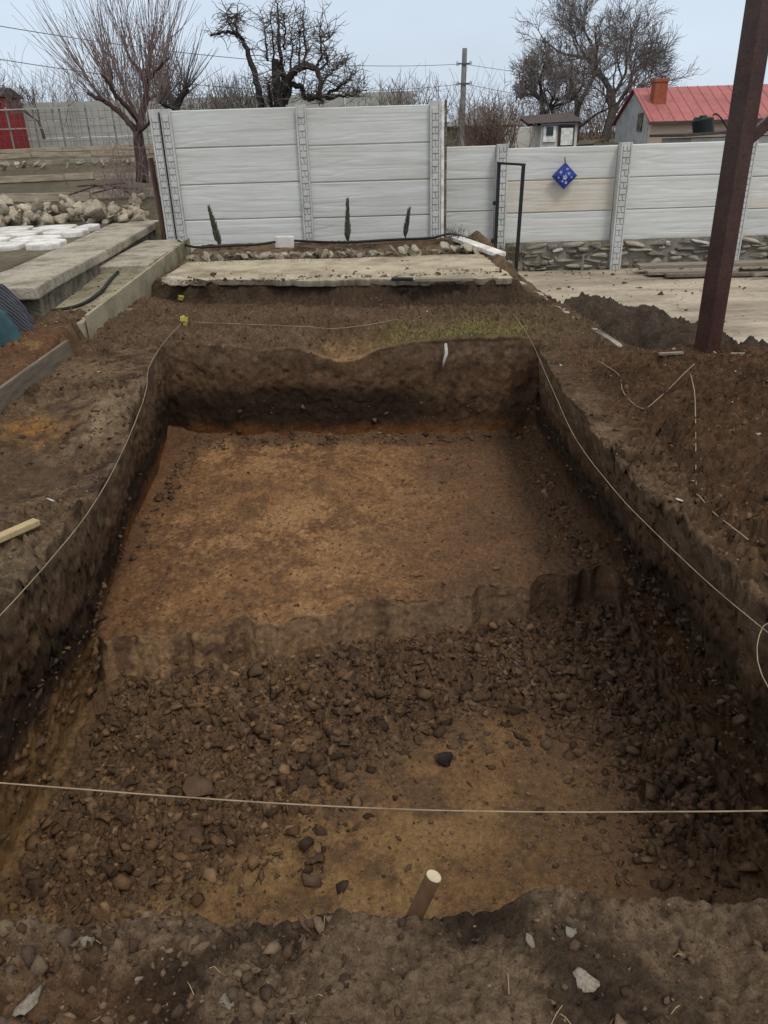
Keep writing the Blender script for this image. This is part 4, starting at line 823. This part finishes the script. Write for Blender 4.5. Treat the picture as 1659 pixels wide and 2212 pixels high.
def tree(name, label, loc, build, mt, mw, cat='tree', group=None):
    root = thing(name, label, cat, loc, group); a, b = MB(), MB(); build(a, b)
    if a.v: part(a, 'trunk', M[mt], root, smooth=True)
    if b.v: part(b, 'crown', M[mw], root)
    return root
def px_limb(mb, pts, r0, r1, Y, yoff=0., sides=7, wob=.0):
    P_ = [AY(x, y, Y + yoff * i / max(1, len(pts) - 1)) for i, (x, y) in enumerate(pts)]
    Q = []
    for i in range(len(P_) - 1):
        for k_ in range(4): Q.append(P_[i].lerp(P_[i + 1], k_ / 4) + Vector((random.uniform(-wob, wob), random.uniform(-wob, wob), random.uniform(-wob, wob))))
    Q.append(P_[-1]); mb.tube(Q, list(np.linspace(r0, r1, len(Q))), sides); return Q
# big pruned fruit tree left of the fence: fan of long straight shoots
CR = lambda pts: [(x * .3647, y * .3647) for x, y in pts]
T1Y = 14.6
def fruit(a, b):
    rng = np.random.default_rng(5); limbs = []
    px_limb(a, CR([(845, 1080), (842, 960), (825, 860), (818, 780)]), .115, .085, T1Y)
    specs = [([(818, 790), (760, 720), (690, 650), (610, 595), (520, 555)], .062, .028, .5), ([(825, 770), (835, 690), (868, 590), (872, 470)], .07, .05, 0.),
             ([(872, 470), (880, 380), (898, 240)], .045, .03, .2), ([(878, 480), (920, 420), (1000, 345)], .036, .024, -.4), ([(820, 720), (760, 640), (690, 570), (640, 490), (605, 440)], .05, .022, -.7),
             ([(868, 540), (840, 430), (770, 350), (730, 250)], .04, .018, .6), ([(690, 570), (655, 500), (660, 430)], .035, .022, -.3), ([(820, 790), (860, 750), (905, 700)], .04, .02, -.6),
             ([(825, 760), (800, 660), (740, 560), (720, 460)], .04, .02, 1.0), ([(610, 595), (560, 520), (520, 470)], .03, .016, .5), ([(868, 600), (930, 560), (980, 520)], .03, .016, .8)]
    for pts, r0, r1, yo in specs: limbs.append(px_limb(a, CR(pts), r0, r1, T1Y, yo, 6, .012))
    c0 = AY(840 * .3647, 760 * .3647, T1Y)
    for Q, (pts, r0, r1, yo) in zip(limbs, specs):
        n_ = 15 + int(len(Q) * .7)
        for k_ in range(n_):
            i = rng.integers(len(Q) // 3, len(Q)); p = Q[i]; out = (p - c0); out.z = 0; hl = out.length
            d_ = Vector((out.x * .95 + rng.normal() * .34, rng.normal() * .35 + yo * .2, .95 + rng.uniform(-.15, .3)))
            L = rng.uniform(.7, 1.75); L = min(L, 1.7)
            pts2, _ = twig(b, p, d_, L, rng.uniform(.0045, .008), rng, 6, .045, .05, 3, .4)
            for j in range(rng.integers(0, 3)):
                q = pts2[rng.integers(1, 4)]; twig(b, q, d_ + Vector((rng.normal() * .5, rng.normal() * .5, .2)), L * rng.uniform(.3, .6), .005, rng, 4, .06, .06, 3, .5)
tree('fruit_tree', 'bare reddish fruit tree with a fan of long straight shoots left of the tall fence', AY(308, 400, T1Y), fruit, 'bark_red', 'twig_red')
# low pollarded tree just behind the fence's left half
T1B = 17.5
def pollard(a, b):
    rng = np.random.default_rng(8)
    Q1 = px_limb(a, CR([(1040, 760), (1040, 640), (1070, 580), (1110, 520)]), .10, .05, T1B); Q2 = px_limb(a, CR([(1040, 640), (1010, 590), (960, 520)]), .07, .04, T1B, .5); Q3 = px_limb(a, CR([(1040, 650), (1000, 640), (940, 600)]), .05, .03, T1B, -.5)
    for Q in (Q1, Q2, Q3):
        for k_ in range(46):
            p = Q[rng.integers(len(Q) // 2, len(Q))]; twig(b, p, (rng.normal() * .5 + (.25 if Q is Q1 else -.05), rng.normal() * .4, 1), rng.uniform(.5, 1.35), .009, rng, 5, .06, .04, 3, .4)
        for k_ in range(26):
            p = Q[rng.integers(len(Q) // 3, len(Q))]; twig(b, p, (rng.normal(), rng.normal() * .4, rng.uniform(-.1, .8)), rng.uniform(.25, .7), .008, rng, 4, .2, 0, 3, .4)
tree('fruit_tree', 'smaller bare pollarded tree just behind the left end of the tall fence', AY(378, 280, T1B), pollard, 'bark_dark', 'twig_dark')
# old dark tree with arching limbs behind the tall fence
CR2 = lambda pts: [((600 + x * .42194) * .8640, y * .42194 * .8640) for x, y in pts]
T2Y = 18.0
def oldtree(a, b):
    rng = np.random.default_rng(12); LB = []
    LB.append((px_limb(a, CR2([(235, 760), (232, 600), (215, 480), (208, 350)]), .125, .075, T2Y, 0, 8), .5))
    LB.append((px_limb(a, CR2([(250, 640), (260, 500), (245, 380), (235, 250), (225, 120), (222, 20)]), .07, .015, T2Y, .4, 6, .02), .6))
    LB.append((px_limb(a, CR2([(250, 560), (290, 470), (335, 405), (400, 385), (455, 415), (480, 480), (465, 560)]), .09, .04, T2Y, -.5, 6, .02), 1))
    LB.append((px_limb(a, CR2([(265, 610), (300, 500), (370, 520), (380, 580), (440, 575), (510, 570)]), .07, .03, T2Y, .4, 6, .02), 1))
    LB.append((px_limb(a, CR2([(400, 590), (455, 575), (490, 610)]), .045, .03, T2Y, .2, 6, .02), .5))
    LB.append((px_limb(a, CR2([(380, 400), (388, 300), (375, 200), (378, 60)]), .03, .008, T2Y, .2, 5, .02), .6))
    LB.append((px_limb(a, CR2([(450, 410), (480, 330), (470, 230), (478, 130)]), .03, .008, T2Y, -.3, 5, .03), .8))
    LB.append((px_limb(a, CR2([(470, 420), (520, 370), (500, 260), (555, 190)]), .03, .008, T2Y, .4, 5, .03), .8))
    LB.append((px_limb(a, CR2([(500, 570), (580, 520), (640, 480), (688, 420)]), .04, .012, T2Y, -.3, 5, .03), 1))
    LB.append((px_limb(a, CR2([(510, 580), (600, 570), (680, 560), (735, 520)]), .035, .010, T2Y, .5, 5, .03), 1))
    LB.append((px_limb(a, CR2([(480, 480), (540, 440), (590, 380)]), .03, .01, T2Y, .3, 5, .03), 1))
    for s_, e_ in (((180, 640), (165, 480)), ((160, 360), (135, 110)), ((200, 400), (178, 60)), ((300, 420), (305, 170)), ((345, 400), (345, 110)), ((260, 300), (262, 80))):
        LB.append((px_limb(a, CR2([s_, ((s_[0] + e_[0]) / 2 + 8, (s_[1] + e_[1]) / 2), e_]), .026, .007, T2Y, rng.uniform(-.5, .5), 5, .02), .6))
    c1 = lambda pts: [(x * .3647, y * .3647) for x, y in pts]     # the hooked limb on the left
    hook = [px_limb(a, c1([(1560, 700), (1540, 580), (1510, 440), (1470, 320), (1440, 240), (1390, 195), (1320, 190), (1245, 212)]), .085, .018, T2Y, .2, 6, .02), px_limb(a, c1([(1410, 200), (1395, 140), (1405, 80)]), .03, .01, T2Y, .2, 5, .02), px_limb(a, c1([(1390, 195), (1350, 130), (1345, 65)]), .025, .008, T2Y, 0, 5, .02), px_limb(a, c1([(1610, 640), (1595, 560), (1590, 500)]), .05, .03, T2Y, 0, 6)]
    for Q in hook:
        for k_ in range(34):
            p = Q[rng.integers(len(Q) // 4, len(Q))]; o_ = (rng.normal(), rng.normal() * .5, rng.uniform(-.9, .6)); pts2, d2 = twig(b, p, o_, rng.uniform(.12, .5), .010, rng, 4, .3, 0, 3, .4)
            for j in range(2): twig(b, pts2[rng.integers(1, 4)], (rng.normal(), rng.normal(), rng.uniform(-.8, .5)), rng.uniform(.08, .22), .006, rng, 3, .3, 0, 3, .5)
    for Q, w in LB:
        for k_ in range(int(26 * w) + 6):
            p = Q[rng.integers(len(Q) // 4, len(Q))]; pts2, d2 = twig(b, p, (rng.normal() * .8, rng.normal() * .6, rng.uniform(-.3, 1.1)), rng.uniform(.15, .6), .010, rng, 4, .3, .04, 3, .4)
            for j in range(3): twig(b, pts2[rng.integers(1, 4)], (rng.normal(), rng.normal(), rng.uniform(-.2, .9)), rng.uniform(.1, .32), .006, rng, 3, .28, 0, 3, .5)
tree('old_tree', 'old dark bare tree with a hooked limb and arching branches behind the tall fence', AY(598, 300, T2Y), oldtree, 'bark_dark', 'twig_dark')
# tall trees at the right, beyond the lower fence
def wild(px, py, Y, lean, L, r, lev, seed, o_=None):
    def f(a, b):
        rng = np.random.default_rng(seed); o = dict(twl=3, wig=.14, up=.03, nb=(2, 4), ang=(.25, .8), ls=(.58, .84), rmin=.0075, n=5, taper=.6)
        if o_: o.update(o_)
        crook(a, b, AY(px, py, Y), lean, L, r, lev, rng, o)
    return f
tree('wild_tree', 'tallest spreading bare tree, its dark trunk leaning right beside the red-roofed house', AY(1285, 300, 34), wild(1300, 316, 34, (.42, .05, .85), 1.95, .20, 7, 31, dict(ls=(.64, .86), nb=(3, 4), flat=.7)), 'bark_grey', 'twig_grey')
tree('wild_tree', 'bare tree with a dense grey crown left of the tallest tree, behind the outhouse roof', AY(1240, 300, 32), wild(1240, 316, 32, (-.08, 0, .95), 1.5, .15, 7, 37), 'bark_grey', 'twig_grey')
tree('wild_tree', 'low bushy bare tree rising left of the white outhouse', AY(1160, 300, 24), wild(1160, 318, 24, (-.1, 0, .9), 1.05, .10, 7, 44, dict(ang=(.3, .9), up=.03, nb=(3, 3))), 'bark_dark', 'twig_grey')
tree('wild_tree', 'slim bare tree between the low bushy tree and the dense grey crown', AY(1200, 300, 29), wild(1203, 312, 29, (.0, 0, 1), 1.2, .11, 7, 58), 'bark_grey', 'twig_grey')
def shrub(px, py, Y, w, h, n_, seed, r=.010):
    def f(a, b):
        rng = np.random.default_rng(seed); c = AY(px, py, Y)
        for k_ in range(n_):
            p = c + Vector((rng.normal() * w * .35, rng.normal() * w * .3, 0)); pts2, d2 = twig(b, p, (rng.normal() * .45, rng.normal() * .4, 1), h * rng.uniform(.45, 1.05), r, rng, 5, .12, .02, 3, .4)
            for j in range(3): twig(b, pts2[rng.integers(1, 5)], (rng.normal() * .8, rng.normal() * .6, .8), h * rng.uniform(.15, .4), r * .6, rng, 4, .18, 0, 3, .5)
    return f
tree('shrub', 'reddish bare shrub beyond the lower fence, right of the utility pole', AY(1055, 312, 20), shrub(1055, 330, 20, 1.1, 1.2, 150, 3), 'bark_red', 'twig_tan', 'shrub')
tree('shrub', 'pale thin-twigged bush showing above the shrub by the utility pole', AY(1050, 300, 28), shrub(1040, 318, 28, 2.6, 2.4, 60, 4, .009), 'bark_red', 'twig_grey', 'shrub')
tree('shrub', 'low bare bush tips showing over the tall fence near its right post', AY(880, 240, 22), shrub(878, 262, 22, 1.7, 1.15, 110, 5), 'bark_dark', 'twig_grey', 'shrub')
tree('shrub', 'dark low bush over the tall fence between the two fruit trees and the old tree', AY(500, 240, 22), shrub(505, 256, 22, 1.5, 1.15, 150, 6), 'bark_dark', 'twig_dark', 'shrub')
tree('wild_tree', 'grey bare tree cut off by the left edge of the picture', AY(5, 250, 24), wild(-25, 300, 24, (.05, 0, 1), 1.1, .10, 7, 71), 'bark_grey', 'twig_grey')
tree('fruit_tree', 'small vase-shaped bare tree by the garden fence at the left', AY(95, 310, 23.5), wild(95, 300, 23.5, (.05, 0, 1), .45, .05, 6, 77, dict(ang=(.3, .6), up=.06, nb=(2, 3), ls=(.7, .95))), 'bark_grey', 'twig_grey')
tree('shrub', 'greyish bare thicket behind the garden fence at the far left', AY(60, 250, 27), shrub(60, 300, 27, 1.5, 1.9, 110, 9), 'bark_dark', 'twig_grey', 'shrub')
tree('shrub', 'bare thicket beyond the grey wall, seen through the big fruit tree', AY(280, 240, 30), shrub(270, 275, 30, 4.2, 2.4, 220, 10), 'bark_dark', 'twig_grey', 'shrub')
tree('shrub', 'tangle of thin dry stems beside the fruit tree trunk', AY(285, 420, 14), shrub(285, 428, 14, .9, 1.0, 46, 13, .006), 'bark_red', 'twig_red', 'shrub')
for i, (px, Y) in enumerate(((1120, 40), (1180, 44), (1260, 42), (1310, 46), (1010, 48))):
    tree('shrub', 'distant brown thicket on the rise beyond the gardens', AY(px, 295, Y), shrub(px, 302, Y, 3.2, 2.3, 90, 90 + i, .016), 'bark_dark', 'twig_tan', 'shrub', 'distant thickets beyond the gardens')

# three little cypresses, and weeds in the bed
def cyp(px, pyb, pyt, Y, w, label, lean=0):
    root = thing('cypress_seedling', label, 'cypress', AY(px, pyb, Y)); b = MB(); rng = np.random.default_rng(int(px)); p0 = AY(px, pyb, Y); p1 = AY(px + lean, pyt, Y)
    for k_ in range(520):
        t_ = rng.uniform(0, 1) ** 1.2; c = p0.lerp(p1, t_); rr = .9 * w * (1 - t_) ** .8 * min(1, .35 + t_ * 4); a_ = rng.uniform(0, 6.28)
        q = c + Vector((math.cos(a_) * rr, math.sin(a_) * rr, 0)) * rng.uniform(.1, 1); d_ = Vector((math.cos(a_) * .3, math.sin(a_) * .3, 1)).normalized(); L = .07; s_ = d_.cross(Vector((rng.normal(), rng.normal(), .1))).normalized() * .008
        b.add([q - s_, q + s_, q + d_ * L], [(0, 1, 2)])
    part(MB().tube([p0 - Vector((0, 0, .05)), p1], [.012, .003], 5), 'trunk', M['bark_grey'], root); part(b, 'crown', M['cypress'], root)
cyp(474, 528, 452, 11.2, .055, 'small brownish cypress seedling leaning left in the left half of the bed', -23)
cyp(751, 520, 436, 11.2, .05, 'upright narrow cypress seedling in the middle of the bed')
cyp(875, 510, 455, 11.2, .035, 'thin sparse cypress seedling nearest the right post of the tall fence', 10)
tree('weed', 'dry low weed in the bed just right of the white strip', AY(985, 520, 11.1), shrub(985, 520, 11.1, .3, .22, 30, 21, .004), 'bark_dark', 'twig_dark', 'weed')
tree('weed', 'dry weeds growing round the foot of the metal frame', AY(1085, 560, 11), shrub(1090, 562, 11, .35, .26, 60, 22, .004), 'bark_dark', 'drygrass', 'weed')

# ------------------------------------------------------------------ grass patch on the far lip, straws
gb, dg = MB(), MB(); rng = np.random.default_rng(77)
def blade(mb, x, y, z, h, w, rng):
    a_ = rng.uniform(0, 6.28); d_ = Vector((math.cos(a_) * .6, math.sin(a_) * .6, 1)); s_ = Vector((-math.sin(a_), math.cos(a_), 0)) * w; p = Vector((x, y, z))
    m_ = p + d_ * h * .5; e_ = m_ + Vector((d_.x, d_.y, .15)) * h * .5; mb.add([p - s_, p + s_, m_ + s_ * .7, m_ - s_ * .7, e_], [(0, 1, 2, 3), (3, 2, 4)])
for _ in range(5200):
    x, y = .85 + rng.normal() * .5, 6.72 + abs(rng.normal()) * .45
    if x > 1.9 or x < -.1: continue
    if float(vn(np.array([x]), np.array([y]), 0, 4, 160)[0]) < -.1 + .3 * (y - 6.9): continue
    z_ = gz(x, y)
    if z_ < -.12: continue
    blade(gb if rng.uniform() < .6 else dg, x, y, z_ - .003, rng.uniform(.015, .05), .0025, rng)
for _ in range(1600):
    x, y = 1.55 + rng.normal() * .3, rng.uniform(5.8, 8.2); blade(dg, x, y, gz(x, y) - .003, rng.uniform(.015, .05), .0022, rng)
tag(gb.build('grass', M['grass']), 'thin yellow-green grass on the far lip of the trench', 'grass', kind='stuff')
for _ in range(900):
    x, y = rng.uniform(-2.4, 1.5), 10.35 + rng.normal() * .25; blade(dg, x, y, .27, rng.uniform(.03, .09), .003, rng)
tag(dg.build('dry_grass', M['drygrass']), 'sparse dry grass and weeds on the banks and along the bed', 'dry grass', kind='stuff')
st = MB()
for _ in range(70):
    x, y = (rng.uniform(-3.2, -1.6), rng.uniform(2, 7)) if rng.uniform() < .4 else ((rng.uniform(1.4, 3), rng.uniform(1.6, 5.8)) if rng.uniform() < .6 else (rng.uniform(-1, 1.1), rng.uniform(.8, 1.2)))
    a_ = rng.uniform(0, 6.28); L = rng.uniform(.015, .05); z_ = gz(x, y) + .008; dx, dy = math.cos(a_) * L, math.sin(a_) * L
    st.tube([(x, y, z_), (x + dx * .5, y + dy * .5, gz(x + dx * .5, y + dy * .5) + .012), (x + dx, y + dy, gz(x + dx, y + dy) + .004)], .0008, 4)
tag(st.build('straw', M['wood']), 'pale straws and root ends lying on the dark soil', 'straw', kind='stuff')

# ------------------------------------------------------------------ houses and sheds
def P2(mb, V, Fc): return mb.add(V, Fc)
h = thing('house', 'cream house with a red metal roof and a brick chimney beyond the lower fence', 'house', (9.1, 28, .9))
X0, X1, Y0, Y1, ZE, ZR = 9.1, 13.9, 28., 31.9, 1.93, 2.86
part(MB().box(((X0 + X1) / 2, Y0 + .1, (ZE + .3) / 2), (X1 - X0, .2, ZE - .3)), 'front_wall', M['cream'], h)
ym = (Y0 + Y1) / 2
for nm, x, m_ in (('gable_wall', X0 - .02, 'gable'), ('gable_wall', X1 + .02, 'gable')):
    part(MB().prism([(Y0 + .2, .3), (Y1, .3), (Y1, ZE - .05), (ym, ZR - .06), (Y0 + .2, ZE - .03)], 'x', x, x + .18), nm, M[m_], h)
part(MB().box((X0 - .04, Y0 + 1.0, 1.85), (.04, .5, .55)), 'gable_shutter', M['conc_rough'], h)
rfm = MB(); e = .3
sl_ = (ZR - ZE) / (ym - Y0)
for s_ in (-1, 1):
    ye = Y0 - e if s_ < 0 else Y1 + e; ze = ZE - sl_ * e
    V = [(X0 - .12, ye, ze), (X1 + .2, ye, ze), (X1 + .2, ym, ZR), (X0 - .12, ym, ZR)]; V += [(x, y, z + .05) for x, y, z in V]
    rfm.add(V, [(3, 2, 1, 0), (4, 5, 6, 7), (0, 1, 5, 4), (1, 2, 6, 5), (2, 3, 7, 6), (3, 0, 4, 7)])
x = X0
while x < X1 + .2: rfm.bar((x, Y0 - e, ZE - sl_ * e + .06), (x, ym, ZR + .06), .02, .012); x += .35
roof = part(rfm, 'roof', M['roof_red'], h)
part(MB().bar((X0 - .15, Y0 - e - .01, ZE - sl_ * e + .01), (X1 + .2, Y0 - e - .01, ZE - sl_ * e + .01), .03, .09), 'fascia', M['darkroof'], h)
cb = AY(1419, 238, 29.0); ct = AY(1424, 171, 29.0)
ch = part(MB().box((cb.x, 29.0, (cb.z + ct.z) / 2 - .15), (.42, .42, ct.z - cb.z + .3)).box((cb.x, 29.0, ct.z - .04), (.48, .48, .10)), 'chimney', M['brick'], h, bevel=.01)
part(MB().box((cb.x, 28.85, cb.z - .02), (.62, .5, .12), (math.atan(sl_), 0, 0)), 'chimney_flashing', M['flash'], h)
h2 = thing('house', 'pale house with grey roof glimpsed right of the red roof at the frame edge', 'house', (16, 31, .9))
part(MB().box((17.6, 33.5, 1.3), (4, 4, 1.5)), 'wall', M['white_wall'], h2)
part(MB().prism([(15.3, 2.0), (19.9, 2.0), (17.6, 3.1)], 'y', 31.2, 35.8), 'roof', M['palegrey'], h2)
part(MB().box((16.9, 32.5, 3.2), (.4, .4, 1.0)), 'chimney', M['conc_rough'], h2)
# low shed with a black water tank
sy = 16.5; a0 = AY(1478, 296, sy); a1 = AY(1600, 286, sy)
sh_ = thing('shed', 'low pale shed with a dark flat roof edge behind the lower fence at the right', 'shed', (a0.x, sy, .7))
part(MB().box((a0.x + 1.8, sy + 1.0, a0.z - .48), (3.2, 1.7, .9)), 'wall', M['white_wall'], sh_)
part(MB().add([(a0.x, sy, a0.z), (a0.x + 3.8, sy, a0.z + .14), (a0.x + 3.8, sy + 2.1, a0.z + .14), (a0.x, sy + 2.1, a0.z), (a0.x, sy, a0.z + .05), (a0.x + 3.8, sy, a0.z + .19), (a0.x + 3.8, sy + 2.1, a0.z + .19), (a0.x, sy + 2.1, a0.z + .05)], [(3, 2, 1, 0), (4, 5, 6, 7), (0, 1, 5, 4), (1, 2, 6, 5), (2, 3, 7, 6), (3, 0, 4, 7)]), 'roof', M['darkroof'], sh_)
tb_, tt_ = AY(1519, 290, sy + .5), AY(1519, 253, sy + .5)
tk = thing('water_tank', 'black plastic water tank standing on the shed roof before the red roof', 'water tank', tb_)
part(MB().tube([tb_, tb_ + Vector((0, 0, .03)), tt_ - Vector((0, 0, .04)), tt_], [.19, .2, .205, .17], 18), 'body', M['tank'], tk)
part(MB().tube([tt_, tt_ + Vector((0, 0, .03))], [.08, .07], 12), 'lid', M['tank'], tk)
cord('water_pipe', [AY(1540, 249, sy + .4), AY(1548, 246, sy + .4), AY(1560, 258, sy + .3), AY(1570, 275, sy + .3), AY(1580, 288, sy + .3)], 'thin black pipe arching down from the water tank', .016, 'rubber', 'pipe', jit=0)
# white outhouse and whitewashed wall
oy = 21.; q0, q1 = AY(1168, 300, oy), AY(1246, 300, oy); zt = AY(1210, 266, oy).z
oh = thing('outhouse', 'small whitewashed outhouse with dark window and white door behind the lower fence', 'outhouse', (q0.x, oy, .9))
part(MB().box(((q0.x + q1.x) / 2, oy + .6, (zt + .6) / 2), (q1.x - q0.x, 1.2, zt - .6)), 'wall', M['white_wall'], oh)
zr = AY(1200, 246, oy).z
part(MB().add([(q0.x - .35, oy - .1, zt + .01), (q1.x + .12, oy - .1, zt + .03), (q1.x + .1, oy + 1.3, zr + .05), (q0.x - .35, oy + 1.3, zr)], [(0, 1, 2, 3)]).add([(q0.x - .35, oy - .1, zt - .05), (q1.x + .12, oy - .1, zt - .03), (q1.x + .1, oy + 1.3, zr - .01), (q0.x - .35, oy + 1.3, zr - .06)], [(3, 2, 1, 0)]), 'roof', M['darkroof'], oh)
wa, wb = AY(1174, 272, oy), AY(1199, 306, oy); wf_ = part(MB().box(((wa.x + wb.x) / 2, oy - .02, (wa.z + wb.z) / 2), (wb.x - wa.x, .05, wa.z - wb.z)), 'window', M['white'], oh)
wp = MB().box(((wa.x + wb.x) / 2, oy - .05, (wa.z + wb.z) / 2 + .06), ((wb.x - wa.x) * .55, .02, (wa.z - wb.z) * .55)).build('pane', M['glass']); wp.parent = wf_; wp.matrix_parent_inverse = Matrix.Identity(4); wp.parent = wf_; wp.matrix_parent_inverse = (Matrix.Translation(root_loc(wf_))).inverted()
da, db = AY(1209, 274, oy), AY(1236, 312, oy); part(MB().box(((da.x + db.x) / 2, oy - .01, (da.z + db.z) / 2), (db.x - da.x + .06, .03, da.z - db.z + .06)), 'door_frame', M['darkroof'], oh); part(MB().box(((da.x + db.x) / 2 + .01, oy - .04, (da.z + db.z) / 2 - .02), (db.x - da.x - .05, .04, da.z - db.z - .02)), 'door', M['white'], oh)
q = AY(1122, 295, 23); b = MB().box((q.x, 23, q.z - .2), (.85, .25, .85)); tag(b.build('white_wall', M['white_wall'], bevel=.02), 'patchy whitewashed wall end left of the outhouse', 'wall')
q = AY(1275, 296, 22); o = rock_obj('earth_mound', .8, M['field'], ICO3, 5, .5, rough=.3); o.location = (q.x + .1, 22.5, q.z - .2); o.scale = (1.3, .9, .7); tag(o, 'brownish earth mound between the outhouse and the red-roofed house', 'mound')
q = AY(1020, 262, 34); o = thing('house', 'distant house with a dark grey roof beyond the utility pole', 'house', (q.x, 34, 1)); part(MB().box((q.x + .3, 35, 1.5), (2.6, 2.6, 1.2)), 'wall', M['conc_rough'], o); part(MB().prism([(q.x - 1.2, 1.95), (q.x + 1.8, 1.95), (q.x + .3, 2.65)], 'y', 33.5, 36.5), 'roof', M['gable'], o)

# ------------------------------------------------------------------ utility pole and wires
UY = 32.; ub, ut = AY(995, 312, UY), AY(1004, 104, UY)
up_ = thing('utility_pole', 'tall thin concrete utility pole behind the lower fence', 'utility pole', ub)
part(MB().tube([ub - Vector((0, 0, 1)), ut], [.13, .085], 8), 'shaft', M['pole'], up_)
for yy, s_ in ((138, 1), (181, 1)):
    c_ = AY(1002, yy, UY); part(MB().bar(c_ + Vector((-.28, -.1, 0)), c_ + Vector((.28, -.1, 0)), .05, .05), 'bracket', M['wire'], up_)
    for sx in (-1, 1): part(MB().tube([c_ + Vector((sx * .24, -.1, -.06)), c_ + Vector((sx * .24, -.1, .08))], [.04, .035], 6), 'insulator', M['white_wall'], up_)
def wire(a, b, sag, label):
    a, b = Vector(a), Vector(b); pts = [a.lerp(b, i / 24) - Vector((0, 0, sag * 4 * (i / 24) * (1 - i / 24))) for i in range(25)]; tag(MB().tube(pts, .009, 4).build('power_line', M['wire']), label, 'power line')
wire(AY(1000, 138, UY), AY(-60, 46, UY - 12), .35, 'upper overhead wire running left from the utility pole above the tall fence')
wire(AY(1000, 181, UY), AY(-60, 118, UY - 12), .45, 'lower overhead wire running left from the utility pole above the tall fence')
wire(AY(1006, 139, UY), AY(1720, 196, UY + 14), .3, 'upper overhead wire running right from the utility pole into the trees')
wire(AY(1006, 182, UY), AY(1720, 268, UY + 14), .3, 'lower overhead wire running right from the utility pole behind the shrub')

# ------------------------------------------------------------------ terraced garden on the left
def fieldz(x, y): return float(np.interp(y, [14.2, 15, 17.5, 19.5, 21.5, 26], [.5, .74, .97, 1.30, 1.54, 1.62]))
for i, (yy, hh, m_, lab) in enumerate(((15.1, .20, 'edge', 'lowest pale board edging a garden terrace right behind the rubble'), (17.6, .17, 'edge', 'second board edging up from the rubble, across the garden terraces'), (19.4, .13, 'conc', 'pale stone edging across the middle of the garden terraces'), (20.5, .15, 'edge', 'board edging just below the highest one on the garden terraces'), (21.5, .15, 'edge', 'highest long board edging, directly below the wire garden fence'))):
    hh *= .72; z_ = fieldz(-6, yy); x1 = -3.55 - (yy - 15) * .16; b = MB(); x = -14.
    while x < x1:
        L = RNG.uniform(1.3, 2.6); L = min(L, x1 - x); b.bar((x, yy + RNG.uniform(-.05, .05), z_ + hh * .45 + RNG.uniform(-.03, .03)), (x + L - .02, yy + RNG.uniform(-.05, .05), z_ + hh * .45 + RNG.uniform(-.03, .03)), .06, hh); x += L
    tag(b.build('terrace_edging', M[m_], bevel=.005), lab, 'terrace edging')
for i in range(54):
    x = RNG.uniform(-9.5, -4.3); r = RNG.uniform(.05, .12); y = 19.1 + RNG.normal() * .15
    o = clone(rs[i % 6], (x, y, fieldz(x, y) + r * .5), (RNG.uniform(-1, 1), RNG.uniform(-1, 1), RNG.uniform(0, 6)), r); tag(o, 'pale small stone in the row along the middle garden terrace', 'stone', 'stones along the garden terrace')
# wire garden fence
gf = thing('garden_fence', 'low see-through wire garden fence with thin posts across the far garden', 'fence', (-8, 21.5, 1.2))
for i in range(15):
    x = -13.5 + i * .68; part(MB().bar((x, 22.5, 1.3), (x, 22.5, 2.6), .035, .035), 'fence_post', M['pole'], gf)
for z_ in (2.1, 2.54): part(MB().bar((-13.6, 22.46, z_), (-3.9, 22.46, z_), .02, .03), 'rail', M['palegrey'], gf)
b = MB(); x = -13.5
for z_ in np.arange(1.6, 2.5, .17): b.bar((-13.5, 22.43, z_), (-3.95, 22.43, z_), .006, .006)
while x < -3.95: b.bar((x, 22.44, 1.5), (x, 22.44, 2.54), .006, .006); x += .17
part(b, 'wire_mesh', M['wire'], gf)
gw = thing('concrete_fence', 'distant plain grey concrete fence behind the garden, left of the tall fence', 'fence', (-9, 26, 1.2))
for i in range(7):
    x = -13 + i * 2.05
    for j in range(3): part(MB().box((x + 1.0, 26, 1.65 + j * .48), (1.92, .06, .47)), 'panel', M['palegrey'], gw)
    part(MB().box((x, 25.98, 2.1), (.14, .16, 1.65)), 'post', M['palegrey'], gw)
q = AY(-10, 240, 24.5); bh = thing('red_shed', 'dark red shed cut off at the left edge beside the distant fence', 'shed', (q.x, 24.5, 1.2))
part(MB().box((q.x - .75, 25.2, 2.25), (1.9, 1.4, 1.45)), 'wall', M['redpaint'], bh); part(MB().prism([(24.3, 2.95), (26.1, 2.95), (25.2, 3.2)], 'x', q.x - 1.9, q.x + .28), 'roof', M['darkroof'], bh)
for i, (px, py, rz_) in enumerate(((270, 395, .3), (300, 408, -.2), (245, 410, .1), (290, 425, .2))):
    q = AY(px, py, 14.2); p2 = q + Vector((-1.1 + .2 * i, .3, -.18 + .12 * i)); o = MB().tube([p2, p2.lerp(q, .5) + Vector((0, 0, .05)), q], [.012, .014, .01], 5).build('dry_branch', M['bark_red']); tag(o, 'thin dry branch lying against the fruit tree trunk', 'branch', 'dry branches by the fruit tree')
